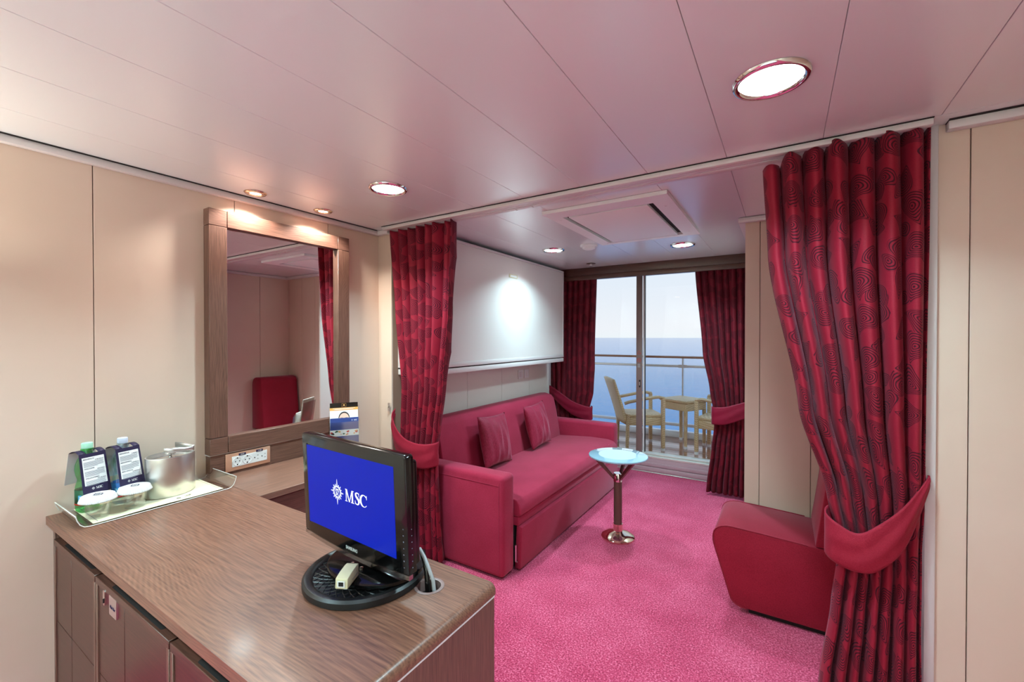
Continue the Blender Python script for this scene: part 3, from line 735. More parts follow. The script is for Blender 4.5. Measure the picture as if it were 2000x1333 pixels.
def pillow(label, c, rz, tilt, s=.36, dth=.075, roll=0.0):
    def mk(side):
        def fn(u, v):
            a, b = 2*u-1, 2*v-1
            pinch = 1-.10*(1-a*a)*(abs(b)**4)-.10*(1-b*b)*(abs(a)**4)
            e = max(0, (1-a**2))**.55*max(0, (1-b**2))**.55
            wr = .010*math.sin(9*a+3*b)*e*(1-abs(a))+.006*math.sin(17*a-2*b+1)*e
            k = .07*(1-b*b)
            return (a*s/2*(1-.07*(1-b*b)*abs(a)**2), side*(dth*e+wr*.8), b*s/2*(1-.07*(1-a*a)*abs(b)**2))
        return fn
    m = MB().grid(mk(1), 22, 22); m.grid(mk(-1), 22, 22)
    mt = Matrix.Translation(c) @ Matrix.Rotation(rz, 4, 'Z') @ Matrix.Rotation(tilt, 4, 'X') @ Matrix.Rotation(roll, 4, 'Y')
    m.xf(mt)
    o = m.build('throw_pillow', 'pillow', None, smooth=180, origin=(c[0], c[1], c[2]-s/2))
    bm = bmesh.new(); bm.from_mesh(o.data); bmesh.ops.remove_doubles(bm, verts=bm.verts, dist=.0005); bmesh.ops.recalc_face_normals(bm, faces=bm.faces); bm.to_mesh(o.data); bm.free()
    for p in o.data.polygons: p.use_smooth = True
    return tag(o, label, 'pillow', 'throw pillows on the sofa')
pillow('square crimson satin pillow on the sofa, nearer the left curtain', (-1.883, 2.745, .632), math.radians(-88), math.radians(13), .385, .065, math.radians(-3))
pillow('square crimson satin pillow on the sofa, nearer the window', (-1.883, 3.42, .632), math.radians(-88), math.radians(13), .385, .065, math.radians(2))

# ------------------------------------------------------------------ round side table
tx, ty = -.994, 2.984
t = thing('side_table', 'round glass topped side table on a chrome trumpet base before the sofa', 'table', (tx, ty, 0))
MB().lathe([(.116, 0), (.116, .012), (.108, .022), (.07, .038), (.04, .048), (.033, .052), (.033, .10)], (tx, ty, 0), 48).build('base', 'brass', t, smooth=35)
MB().lathe([(.029, .10), (.029, .405)], (tx, ty, 0), 32).build('pole', 'bronze', t, smooth=35)
MB().lathe([(.031, .40), (.031, .455), (.029, .458), (0, .459)], (tx, ty, 0), 32).build('collar', 'chrome', t, smooth=35)
for a in (205, 325, 85):
    a = math.radians(a); d = Vector((math.cos(a), math.sin(a), 0))
    p0 = Vector((tx, ty, .415))+d*.02; p1 = Vector((tx, ty, .574))+d*.165
    w = d.cross(Vector((0, 0, 1)))*.010
    m = MB(); n = Vector((0, 0, .014)); e = d*.02
    m.v = [tuple(p) for p in (p0-w-n, p0+w-n, p0+w+n+n, p0-w+n+n, p1-w-e-n*.2, p1+w-e-n*.2, p1+w+e*.2+n*.2, p1-w+e*.2+n*.2)]
    m.v = [tuple(p) for p in (p0-w-n, p0+w-n, p0+w+n, p0-w+n, p1-w+e, p1+w+e, p1+w-e, p1-w-e)]
    m.f = [(0, 1, 2, 3), (7, 6, 5, 4), (0, 4, 5, 1), (1, 5, 6, 2), (2, 6, 7, 3), (3, 7, 4, 0)]
    m.build('strut', 'bronze', t, bevel=(.002, 1))
MB().lathe([(0, .572), (.196, .572), (.203, .576), (.205, .581), (.203, .586), (.197, .588), (0, .588)], (tx, ty, 0), 64).build('table_top', 'tabletop', t, smooth=35)
MB().lathe([(0, .5882), (.135, .5882), (.135, .5886), (0, .5886)], (tx, ty, 0), 48).build('frosted_disc', 'tablein', t)

# ------------------------------------------------------------------ red chair in the niche
t = thing('lounge_chair', 'red upholstered slipper chair standing in the niche behind the right curtain', 'chair', (.05, 2.7, 0))
def bez(p0, p1, p2, n):
    return [((1-k)**2*p0[0]+2*k*(1-k)*p1[0]+k*k*p2[0], (1-k)**2*p0[1]+2*k*(1-k)*p1[1]+k*k*p2[1]) for k in [i/n for i in range(n+1)]]
seatp = bez((-.16, .03), (-.225, .03), (-.235, .08), 5)+bez((-.312, .33), (-.335, .435), (-.23, .437), 8)+[(-.1, .432), (.05, .424)]+bez((.10, .42), (.15, .418), (.15, .418), 2)+[(.30, .418), (.36, .30), (.36, .03)]
backp = bez((.128, .42), (.155, .60), (.182, .85), 6)+bez((.187, .90), (.178, .975), (.25, .98), 5)+bez((.30, .98), (.37, .97), (.375, .90), 5)+[(.375, .42)]
CY0, CY1 = 2.495, 2.905
MB().prism(seatp, 'Y', CY0, CY1).build('seat', 'chair', t, bevel=(.006, 2), smooth=50)
MB().prism(backp, 'Y', CY0+.002, CY1-.002).build('backrest', 'chair', t, bevel=(.008, 2), smooth=50)
for y in (CY0+.001, CY1-.001):
    MB().tube([(x, y, z) for x, z in seatp[:18]], .0032, 6).build('piping', 'chair', t, smooth=60)
box(-.15, .34, CY0+.03, CY1-.03, 0, .03).build('plinth', 'darkgap', t)

# ------------------------------------------------------------------ print helpers (flat lettering and marks)
def strip(pts, ws):
    out = []
    for i in range(len(pts)-1):
        (x0, y0), (x1, y1) = pts[i], pts[i+1]
        def nrm(k):
            a = pts[max(0, k-1)]; b = pts[min(len(pts)-1, k+1)]
            dx, dy = b[0]-a[0], b[1]-a[1]; l = math.hypot(dx, dy) or 1
            return -dy/l, dx/l
        n0, n1 = nrm(i), nrm(i+1); w0, w1 = ws[i]/2, ws[i+1]/2
        out.append([(x0-n0[0]*w0, y0-n0[1]*w0), (x1-n1[0]*w1, y1-n1[1]*w1), (x1+n1[0]*w1, y1+n1[1]*w1), (x0+n0[0]*w0, y0+n0[1]*w0)])
    return out
def letters_msc():
    P = []
    q = lambda *a: P.append(list(a))
    q((.10, 0), (.17, 0), (.17, 1), (.10, 1)); q((.02, .95), (.25, .95), (.25, 1), (.02, 1)); q((0, 0), (.28, 0), (.28, .05), (0, .05))
    q((.45, 0), (.54, 0), (.25, 1), (.08, 1)); q((.46, 0), (.53, 0), (.88, 1), (.80, 1))
    q((.78, 0), (.94, 0), (.94, 1), (.78, 1)); q((.68, 0), (1.04, 0), (1.04, .05), (.68, .05)); q((.80, .95), (1.04, .95), (1.04, 1), (.80, 1))
    ox = 1.14
    sp = [(.50, .78), (.46, .90), (.36, .965), (.24, .96), (.13, .89), (.11, .78), (.17, .66), (.30, .55), (.43, .43), (.48, .28), (.42, .12), (.30, .04), (.17, .05), (.07, .14), (.03, .28)]
    sw = [.04, .06, .08, .10, .14, .16, .18, .20, .20, .17, .14, .10, .08, .06, .04]
    for s_ in strip([(x+ox, y) for x, y in sp], sw): P.append(s_)
    q((ox+.46, .68), (ox+.50, .68), (ox+.50, .98), (ox+.46, .98)); q((ox+.02, .02), (ox+.06, .02), (ox+.06, .32), (ox+.02, .32))
    ox = 1.72; cp = []; cw = []
    for i in range(21):
        a = math.radians(42+278*i/20)
        cp.append((ox+.45+.37*math.cos(a), .5+.46*math.sin(a))); cw.append(.05+.14*max(0, -math.cos(a))**.8 + (.03 if i < 3 else 0))
    for s_ in strip(cp, cw): P.append(s_)
    q((ox+.73, .66), (ox+.78, .66), (ox+.78, .98), (ox+.73, .98))
    return P, 2.55
def sun_mark(small=False):
    P = []; n = 48
    for i in range(n):
        a, b = 2*PI*i/n, 2*PI*(i+1)/n
        P.append([(.44*math.cos(a), .44*math.sin(a)), (.52*math.cos(a), .52*math.sin(a)), (.52*math.cos(b), .52*math.sin(b)), (.44*math.cos(b), .44*math.sin(b))])
    for k in range(16):
        a = PI/2+2*PI*k/16; L = 1.22 if k % 8 == 0 else (1.0 if k % 4 == 0 else (.84 if k % 2 == 0 else .76)); hw = .11 if k % 4 else .12
        if small:
            P.append([(.52*math.cos(a-.17), .52*math.sin(a-.17)), (L*math.cos(a), L*math.sin(a)), (.52*math.cos(a+.17), .52*math.sin(a+.17))])
        else:
            for sg in (-1, 1):
                P += strip([(.53*math.cos(a+sg*.165), .53*math.sin(a+sg*.165)), (L*math.cos(a), L*math.sin(a))], [.045, .02])
            P += strip([(.55*math.cos(a), .55*math.sin(a)), (L*.9*math.cos(a), L*.9*math.sin(a))], [.03, .01])
    # small letters in the ring: m over sc
    for x in (-.2, 0, .2): P.append([(x-.035, .02), (x+.035, .02), (x+.035, .26), (x-.035, .26)])
    P.append([(-.25, .20), (.2, .20), (.2, .28), (-.25, .28)]); P.append([(-.27, .01), (-.12, .01), (-.12, .05), (-.27, .05)]); P.append([(.12, .01), (.28, .01), (.28, .05), (.12, .05)])
    P += strip([(-.03, -.09), (-.12, -.06), (-.19, -.11), (-.12, -.18), (-.05, -.25), (-.12, -.31), (-.22, -.28)], [.05, .06, .07, .08, .07, .06, .05])
    P += strip([(.2, -.10), (.11, -.07), (.04, -.18), (.10, -.30), (.21, -.27)], [.05, .06, .08, .06, .05])
    return P
def mark_mesh(name, polys, mtx, m, parent):
    b = MB(); 
    for p in polys: b.poly([mtx @ Vector((x, y, 0)) for x, y in p])
    return b.build(name, m, parent)

# ------------------------------------------------------------------ desk: cabinets, worktop, dressing table
DX1, DY0, DY1 = -.66, .43, .963
t = thing('desk_worktop', 'walnut worktop of the low cabinets with a rounded end', 'worktop', (-1.5, .7, D))
WX_ = WX; prof = [(WX, D-.03), (WX, D)]+[(DX1-.02+.02*math.sin(k*PI/12), D-.02+.02*math.cos(k*PI/12)) for k in range(7)]+[(DX1, D-.03)]
gx, gy, gr = -.803, .857, .033
# slab with a round cut-out for the cable grommet: build the plan with a bridge-free hole by fanning around it
def worktop():
    m = MB(); n = 32
    ring = [(gx+gr*math.cos(2*PI*i/n), gy+gr*math.sin(2*PI*i/n)) for i in range(n)]
    xa, xb, ya, yb = gx-.06, DX1-.02, gy-.06, DY1
    def edge(p):
        dx, dy = p[0]-gx, p[1]-gy; k = 1e9
        for d, lo, hi in ((dx, xa-gx, xb-gx), (dy, ya-gy, yb-gy)):
            if abs(d) > 1e-9: k = min(k, (hi if d > 0 else lo)/d)
        return (gx+dx*k, gy+dy*k)
    for z in (D, D-.03):
        for i in range(n):
            a, b = ring[i], ring[(i+1) % n]; c, d = edge(b), edge(a)
            pts = [a, b, c]
            if abs(c[0]-d[0]) > 1e-6 and abs(c[1]-d[1]) > 1e-6:
                pts.append((xb if max(c[0], d[0]) > gx else xa, yb if max(c[1], d[1]) > gy else ya))
            pts.append(d)
            m.poly([(x, y, z) for x, y in pts])
        for x0, x1, y0, y1 in ((WX, xa, DY0, DY1), (xa, xb, DY0, ya)):
            m.poly([(x0, y0, z), (x1, y0, z), (x1, y1, z), (x0, y1, z)])
    for i in range(n):
        a, b = ring[i], ring[(i+1) % n]
        m.poly([(a[0], a[1], D), (b[0], b[1], D), (b[0], b[1], D-.03), (a[0], a[1], D-.03)])
    for (x0, y0), (x1, y1) in (((WX, DY0), (xb, DY0)), ((xb, DY1), (WX, DY1)), ((WX, DY1), (WX, DY0))):
        m.poly([(x0, y0, D-.03), (x1, y1, D-.03), (x1, y1, D), (x0, y0, D)])
    return m
worktop().build('slab', 'wt', t)
MB().prism([(DX1-.0201, D-.03), (DX1-.0201, D)]+prof[2:], 'Y', DY0, DY1).build('rounded_edge', 'wt', t, smooth=40)
gm = thing('cable_grommet', 'round brown cable grommet set in the desk beside the monitor', 'grommet', (gx, gy, D))
MB().lathe([(.031, -.028), (.031, .0008), (.036, .0018), (.040, .0014), (.0405, .0004)], (gx, gy, D), 40, caps=False).build('ring', 'grom', gm, smooth=40)
MB().lathe([(0, -.0305), (.030, -.0305), (.030, -.0285)], (gx, gy, D), 32).build('cup', 'darkgap', gm)

t = thing('desk_end_panel', 'walnut end panel under the rounded desk edge', 'panel', (-.67, .7, 0))
box(DX1-.022, DX1-.001, DY0+.008, DY1-.004, 0, D-.036).build('board', 'wz', t, bevel=(.001, 1))
box(DX1-.022, DX1-.0002, DY0+.008, DY1-.004, D-.0355, D-.0315).build('edge_strip', 'trimw', t)

YD = .445
def cabinet(x0, x1, label, extra=None):
    t = thing('desk_cabinet', label, 'cabinet', ((x0+x1)/2, .7, 0), group='cabinets under the desk')
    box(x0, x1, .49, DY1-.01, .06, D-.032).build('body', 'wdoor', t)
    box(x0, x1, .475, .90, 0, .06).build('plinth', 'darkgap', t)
    d = box(x0+.002, x1-.002, YD+.008, YD+.022, .075, .664).build('door', 'darkgap', t)
    zt, zb, b = .667, .07, .022
    xm = x0+(x1-x0)*.43
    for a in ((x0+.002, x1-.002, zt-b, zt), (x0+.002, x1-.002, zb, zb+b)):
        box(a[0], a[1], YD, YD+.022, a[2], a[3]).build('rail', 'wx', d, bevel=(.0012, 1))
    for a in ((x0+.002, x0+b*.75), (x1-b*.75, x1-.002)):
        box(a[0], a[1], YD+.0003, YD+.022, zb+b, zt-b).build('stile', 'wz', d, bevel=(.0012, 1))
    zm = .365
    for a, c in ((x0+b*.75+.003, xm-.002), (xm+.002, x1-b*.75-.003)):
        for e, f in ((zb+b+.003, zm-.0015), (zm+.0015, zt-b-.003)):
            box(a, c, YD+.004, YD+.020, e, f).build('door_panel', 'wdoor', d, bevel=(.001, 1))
    sx = (x1-x0)
    MB().prism(rrect(x0+sx*.22, x1-sx*.12, YD+.007, YD+.05, .008), 'Z', zt-.03, zt+.0006).build('painted_finger_shade', 'darkgap', d)  # dark block on the door top, painted as shade in a finger scoop
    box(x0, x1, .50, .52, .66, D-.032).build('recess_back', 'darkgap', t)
    return t, d
box_l = box(WX, -2.306, YD+.004, .47, 0, D-.032).build('filler_strip', 'wz', origin=(WX, YD, 0), bevel=(.001, 1)); tag(box_l, 'narrow walnut filler strip between wall and first desk cabinet', 'strip')
cabinet(-2.304, -1.838, 'walnut desk cabinet nearest the wall, below the tray')
cb, dd = cabinet(-1.834, -1.284, 'middle walnut desk cabinet with lock and small metal plate')
MB().prism(rrect(-1.752, -1.737, .605, .652, .007), 'Y', YD-.003, YD+.004).build('lock', 'chrome', dd, smooth=50)
MB().prism(rrect(-1.7475, -1.7415, .612, .626, .003), 'Y', YD-.0045, YD-.003).build('keyhole', 'darkgap', dd)
pl = MB().prism(rrect(-1.705, -1.645, .592, .650, .005), 'Y', YD-.001, YD+.004).build('plate', 'steel', dd, smooth=50)
text_mesh('plate_text', 'Mini Bar', .013, 'inkd', dd, frame_mtx(Vector((-1.675, YD-.0016, .618))-ORG[dd], Vector((1, 0, 0)), Vector((0, 0, 1)), Vector((0, -1, 0))))
cabinet(-1.280, -.686, 'walnut desk cabinet nearest the rounded desk end')

t = thing('dressing_table', 'walnut dressing table top with drawer below the mirror', 'table', (-2.1, 1.5, 0))
TX = -1.862
box(WX+.0015, TX, DY1+.002, 1.735, D-.028, D).build('table_top', 'wdeskY', t, bevel=(.0015, 1))
dw = box(TX-.04, TX-.018, DY1+.01, 1.34, D-.15, D-.034).build('drawer', 'wy', t, bevel=(.0015, 1))
dw2 = box(TX-.04, TX-.018, 1.344, 1.71, D-.15, D-.034).build('drawer', 'wy', t, bevel=(.0015, 1))
box(WX+.0015, TX-.04, DY1+.01, 1.71, D-.16, D-.028).build('drawer_box', 'wdoor', t)
box(WX+.0015, TX-.02, 1.712, 1.732, 0, D-.028).build('side_panel', 'wz', t)

# ------------------------------------------------------------------ mirror
FX = -2.271
t = thing('wall_mirror', 'tall wall mirror in a wide walnut frame above the dressing table', 'mirror', (WX, 1.335, D))
y0, y1, z0, z1, fw = .952, 1.720, .862, 2.027, .078
box(WX, FX-.028, y0+.01, y1-.01, z0+.01, z1-.01).build('backing', 'wz', t)
g = .0022
for nm, a, m in (('top_rail', (y0+fw+g, y1-fw-g, z1-fw, z1), 'wy'), ('bottom_rail', (y0+fw+g, y1-fw-g, z0, z0+fw), 'wy'),
                 ('stile', (y0, y0+fw, z0+fw+g, z1-fw-g), 'wz'), ('stile', (y1-fw, y1, z0+fw+g, z1-fw-g), 'wz')):
    box(WX, FX, *a).build(nm, m, t, bevel=(.0015, 1))
for ya, za in ((y0, z0), (y0, z1-fw), (y1-fw, z0), (y1-fw, z1-fw)):
    box(WX, FX, ya, ya+fw, za, za+fw).build('corner_block', 'wy', t, bevel=(.0015, 1))
box(FX-.028, FX-.025, y0+fw-.004, y1-fw+.004, z0+fw-.004, z1-fw+.004).build('mirror_glass', 'mirror', t)
for a in ((y0, y1, z0-.004, z0-.0005), ):
    box(WX, FX-.006, *a).build('edge_strip', 'trimw', t)
box(WX, FX-.010, y0+.004, y1-.004, D, z0-.004).build('base_board', 'wy', t, bevel=(.001, 1))

t = thing('power_outlet', 'copper framed outlet strip with two round and two flat pin sockets', 'outlet', (FX-.01, 1.127, D))
PX = FX-.010
box(PX, PX+.006, 1.020, 1.234, .766, .852).build('plate', 'copper', t, bevel=(.002, 2))
box(PX+.006, PX+.009, 1.048, 1.216, .784, .836).build('insert', 'white', t, bevel=(.001, 1))
for k in range(2):
    yy = 1.072+k*.046
    s_ = MB().lathe([(.021, .009), (.021, .0105), (.0195, .0105), (.0185, .0092), (0, .0092)], (PX, yy, .81), 24, axis='X').build('round_socket', 'white', t, smooth=40)
    h = MB()
    for dy in (-.0095, .0095): h.lathe([(.0026, .0091), (.0026, .0096), (0, .0096)], (PX, yy+dy, .81), 10, axis='X')
    for dz in (-.016, .016): h.box(PX+.0092, PX+.0098, yy-.003, yy+.003, .81+dz-.003, .81+dz+.003)
    h.build('pin_holes', 'black', s_)
for k in range(2):
    yy = 1.160+k*.036; h = MB()
    h.box(PX+.009, PX+.0096, yy+.006, yy+.012, .818, .820); h.box(PX+.009, PX+.0096, yy+.006, yy+.012, .800, .802)
    h.lathe([(.0028, .009), (.0028, .0096), (0, .0096)], (PX, yy-.006, .809), 10, axis='X')
    h.build('flat_pin_holes', 'black', t)
for yy, s_ in ((1.095, '220V'), (1.178, '110V')):
    st = box(PX+.0065, PX+.0100, yy-.016, yy+.016, .8355, .846).build('voltage_sticker', 'navy', t)
    text_mesh('sticker_text', s_, .0088, 'white', st, frame_mtx(Vector((PX+.0102, yy, .8407))-ORG[st], Vector((0, 1, 0)), Vector((0, 0, 1)), Vector((1, 0, 0))))

# ------------------------------------------------------------------ tray and what stands on it
t = thing('serving_tray', 'clear acrylic tray with curled ends on the desk against the wall', 'tray', (-2.185, .71, D))
pp = [(.452, D+.046), (.456, D+.030), (.463, D+.014), (.474, D+.004), (.49, D+.001), (.93, D+.001), (.946, D+.004), (.957, D+.014), (.964, D+.030), (.968, D+.046)]
q2 = [(a+(.003 if a < .7 else -.003), b+.0035) for a, b in pp]
MB().prism(pp+q2[::-1], 'X', -2.315, -2.062).build('tray_body', 'acryl', t, smooth=60)
for x in (-2.0625, -2.3145): MB().tube([(x, a, b+.0015) for a, b in pp], .0017, 6).build('edge_glint', 'edgew', t, smooth=60)  # white tubes stand in for light caught in the tray edges
for a, b in (pp[0], pp[-1]): MB().tube([(-2.3145, a, b+.0015), (-2.0625, a, b+.0015)], .0017, 6).build('edge_glint', 'edgew', t, smooth=60)
mt = MB().grid(lambda u, v: (lerp(-2.305, -2.072, u), lerp(.499, .920, v), D+.0064+.0012*math.sin(9*v+4*u)*abs(u-.3)), 10, 30).build('tray_mat', 'mat', origin=(-2.19, .71, D+.005), solid=.0008, smooth=180)
tag(mt, 'cream paper mat lying in the acrylic tray', 'paper mat')
mtx = frame_mtx(Vector((-2.098, .765, D+.0086)), Vector((-.18, .98, 0)).normalized(), Vector((-.98, -.18, 0)).normalized(), Vector((0, 0, 1)))
mark_mesh('sun_emblem', [[(x*.011, y*.011) for x, y in p] for p in sun_mark(True)], mtx, 'inkd', mt)
lp, lw = letters_msc()
mark_mesh('lettering', [[(.022+x*.012, -.006+y*.013) for x, y in p] for p in lp], mtx, 'inkd', mt)
ln = MB().box(-2.30, -2.08, .513, .5138, D+.0085, D+.0088).box(-2.30, -2.08, .908, .9088, D+.0085, D+.0088)
ln.build('border_lines', 'inkd', mt)

def bottle(c, pet, capm, lab, label):
    t = thing('water_bottle', label, 'bottle', c, group='water bottles on the tray')
    pr = [(0, .005), (.024, 0), (.032, .006), (.0345, .016), (.0345, .03), (.034, .092), (.032, .100), (.0285, .113), (.0285, .120), (.0325, .134), (.0352, .152), (.034, .170), (.028, .188), (.0185, .206), (.0135, .220), (.013, .232)]
    pr = [(r, z*1.045) for r, z in pr]
    MB().lathe(pr, c, 36).build('bottle_body', pet, t, smooth=50)
    MB().lathe([(.0350, .036), (.0350, .086)], c, 36, caps=False).build('label_band', lab, t, smooth=50, solid=.0006)
    MB().lathe([(.0353, .030), (.0353, .035)], c, 36, caps=False).build('red_stripe', 'red', t, smooth=50, solid=.0006)
    MB().lathe([(.0185, .232), (.019, .234), (.0185, .236)], c, 24).build('neck_ring', pet, t)
    cp = MB(); n = 40
    cp.lathe([(.0165, .238), (.0168, .240), (.0168, .255), (.0155, .258), (0, .2585)], c, 40).build('cap', capm, t, smooth=50)
    ta_ = -.23
    text_mesh('label_name', 'VERA', .019, 'white', t, frame_mtx(Vector((.0372*math.cos(ta_), .0372*math.sin(ta_), .058)), Vector((-math.sin(ta_), math.cos(ta_), 0)), Vector((0, 0, 1)), Vector((math.cos(ta_), math.sin(ta_), 0))), .0002)
    for da in (-.75, .75):
        a = da-.25
        m = MB(); m.grid(lambda u, v: (c[0]+.0362*math.cos(a+.32*u), c[1]+.0362*math.sin(a+.32*u), c[2]+.042+.026*v), 4, 2)
        m.build('printed_box', 'label_lb', t)
    return t
ZB = D+.0078
b1, b2 = Vector((-2.248, .526, ZB)), Vector((-2.240, .628, ZB))
bottle(b1, 'petg', 'capg', 'label_g', 'green water bottle with mint cap on the tray')
bottle(b2, 'petb', 'capb', 'label_b', 'clear blue water bottle with pale cap on the tray')
def neck_tag(b, phi, label, heads):
    ux = Vector((-math.sin(phi), math.cos(phi), 0)); n = Vector((math.cos(phi), math.sin(phi), 0)); z = Vector((0, 0, 1))
    t = thing('neck_tag', label, 'tag', b+z*.21, group='paper tags on the bottle necks')
    top = b+z*.222+n*.004; bot = b+z*.073+n*.062
    dn = (bot-top); Lh = dn.length; dn.normalize(); nn = ux.cross(-dn).normalized(); w = .041
    # folded card: short top flap around the neck, front and back panels
    def card(o, d, L, nm, m, off=0.0006):
        mm = MB(); a = o
        pts = [a-ux*w, a+ux*w, a+ux*w*1.06+d*L, a-ux*w*1.06+d*L]
        k = len(mm.v); mm.v = [tuple(p) for p in pts]+[tuple(p-nn*off) for p in pts]
        mm.f = [(0, 1, 2, 3), (7, 6, 5, 4), (0, 4, 5, 1), (1, 5, 6, 2), (2, 6, 7, 3), (3, 7, 4, 0)]
        return mm.build(nm, m, t)
    front0 = b+z*.222+n*.030
    dfr = (bot-front0); L1 = dfr.length; dfr.normalize(); nn = ux.cross(-dfr).normalized()
    card(front0, dfr, L1, 'front_card', 'navy')
    # top band curving over the shoulder: two strips leaving the neck free
    for s0, s1 in ((-1, -.46), (.46, 1)):
        mm = MB().grid(lambda u, v: front0+ux*w*lerp(s0, s1, u)-n*.060*v+z*.010*math.sin(PI*v), 2, 8); mm.build('top_fold', 'navy', t, smooth=180, solid=.0008)
    back0 = front0-n*.060; bb = b+z*.10-n*.056; dbk = (bb-back0); L2 = dbk.length; dbk.normalize()
    mm = MB(); pts = [back0-ux*w, back0+ux*w, back0+ux*w+dbk*L2, back0-ux*w+dbk*L2]
    mm.v = [tuple(p) for p in pts]+[tuple(p-n*.0006) for p in pts]; mm.f = [(0, 1, 2, 3), (7, 6, 5, 4), (0, 4, 5, 1), (1, 5, 6, 2), (2, 6, 7, 3), (3, 7, 4, 0)]
    mm.build('back_card', 'paper', t)
    o0 = ORG[t]; O = front0+nn*.0006
    P = lambda a, d, h=0: tuple(O+ux*a+dfr*d+nn*h)
    mm = MB(); mm.poly([P(-.034, .014), P(.034, .014), P(.035, .118), P(-.035, .118)])
    wp = mm.build('white_panel', 'paper', t)
    body = MB(); d = .020; y = d
    for hi, (h1, h2) in enumerate(heads):
        text_mesh('heading', h1, .0064, 'inkd', wp, frame_mtx(Vector(P(-.031, y+.001, .0004))-o0, ux, -dfr, nn), .0001, 'LEFT')
        text_mesh('heading', h2, .0058, 'inkd', wp, frame_mtx(Vector(P(.031, y+.007, .0004))-o0, ux, -dfr, nn), .0001, 'RIGHT')
        yy = y+.0115
        for k in range(6):
            x1 = .031-.004*random.random()-(.018 if k == 5 else 0)
            body.poly([P(-.031, yy, .0004), P(x1, yy, .0004), P(x1, yy+.0012, .0004), P(-.031, yy+.0012, .0004)]); yy += .0034
        y = yy+.0035
    body.build('small_print', 'ink', wp)
    mtx = frame_mtx(Vector(P(-.012, .131, .0004)), ux, -dfr, nn)
    mark_mesh('sun_emblem', [[(x*.0055, y*.0055) for x, y in p] for p in sun_mark(True)], mtx, 'white', t)
    mark_mesh('lettering', [[(.009+x*.0082, -.0042+y*.0085) for x, y in p] for p in lp], mtx, 'white', t)
    text_mesh('lettering_small', 'VERA', .012, 'white', t, frame_mtx(Vector(P(.004, .146, .0004))-o0, ux, -dfr, nn), .0001) if False else None
    return t
neck_tag(b1, math.radians(14), 'navy welcome tag hanging on the green water bottle', (('BENVENUTI', 'A BORDO'), ('WELCOME', 'ABOARD'), ('WILLKOMMEN', 'AN BORD')))
neck_tag(b2, math.radians(14), 'navy welcome tag hanging on the clear blue water bottle', (('BIENVENUE', 'A BORD'), ('BIENVENIDO', 'A BORDO'), ('BEM-VINDOS', 'A BORDO')))

def tumbler(c, label, lidlabel):
    t = MB().lathe([(0, 0), (.030, 0), (.0325, .004), (.040, .075), (.040, .078), (.038, .078), (.0305, .014), (.027, .011), (0, .011)], c, 40).build('drinking_glass', 'tumbler', origin=c, smooth=40)
    tag(t, label, 'glass', 'covered glasses on the tray')
    def fn(u, v):
        a = 2*PI*u
        if v < .5: r = .047*(v/.5); z = .0795+.003*(1-(v/.5)**2)
        else:
            k = (v-.5)/.5; r = .047+.006*k + (.0012*math.sin(a*60))*k; z = .0795-.018*k
        return (c[0]+r*math.cos(a), c[1]+r*math.sin(a), c[2]+z)
    l = MB().grid(fn, 240, 10).build('paper_lid', 'paper', origin=Vector(c)+Vector((0, 0, .078)), smooth=60, solid=.0006)
    tag(l, lidlabel, 'lid', 'paper covers on the glasses')
    mtx = frame_mtx(Vector(c)+Vector((0.004, 0, .0838)), Vector((-.25, .97, 0)).normalized(), Vector((-.97, -.25, 0)).normalized(), Vector((0, 0, 1)))
    mark_mesh('sun_emblem', [[(x*.022, y*.022) for x, y in p] for p in sun_mark(True)], mtx, 'inkd', l)
tumbler((-2.135, .528, ZB), 'empty glass tumbler in front of the green bottle', 'white pleated paper cover on the glass before the green bottle')
tumbler((-2.142, .636, ZB), 'empty glass tumbler beside the ice bucket', 'white pleated paper cover on the glass next to the ice bucket')

bc = Vector((-2.205, .775, ZB))
t = thing('ice_bucket', 'oval brushed steel ice bucket with lid on the tray', 'ice bucket', bc)
def oval(m, prof, rot=math.radians(12), ax=.068, ay=.090, seg=56):
    b = MB().lathe(prof, (0, 0, 0), seg, ax, ay, caps=True); b.xf(Matrix.Translation(bc) @ Matrix.Rotation(rot, 4, 'Z')); return b
oval(0, [(.97, 0), (1, .004), (1, .160), (.985, .163), (.93, .163), (.93, .155), (.90, .146), (0, .146)]).build('bucket_body', 'steel', t, smooth=40)
oval(0, [(.88, .1465), (.85, .150), (.5, .154), (0, .156)]).build('lid', 'chrome', t, smooth=60)
MB().lathe([(.006, .154), (.006, .162), (.022, .168), (.020, .173), (.004, .184), (0, .185)], bc, 28).build('knob', 'chrome', t, smooth=35)
tg = thing('ice_tongs', 'folded steel ice tongs standing in the ice bucket rim', 'tongs', bc+Vector((0, .05, .15)))
def blade(pts, hgt, nm):
    m = MB(); n = len(pts)-1
    m.grid(lambda u, v: Vector(pts[min(int(u*n+1e-6), n)])+Vector((0, 0, hgt*(v-.5))), n, 1)
    m.build(nm, 'steel', tg, smooth=60, solid=.0018)
blade([tuple(bc+Vector(p)) for p in ((.02, -.03, .186), (.028, .01, .182), (.03, .05, .176), (.028, .070, .176), (.018, .080, .176))], .020, 'tong_arm')
blade([tuple(bc+Vector(p)) for p in ((.018, .080, .176), (.004, .078, .178), (-.02, .065, .183), (-.05, .035, .190))], .022, 'tong_arm')
bm_ = MB().tube([tuple(bc+Vector((.018, .0795, .164))), tuple(bc+Vector((.018, .0795, .17)))], .002, 6); bm_.build('hinge_pin', 'steel', tg)

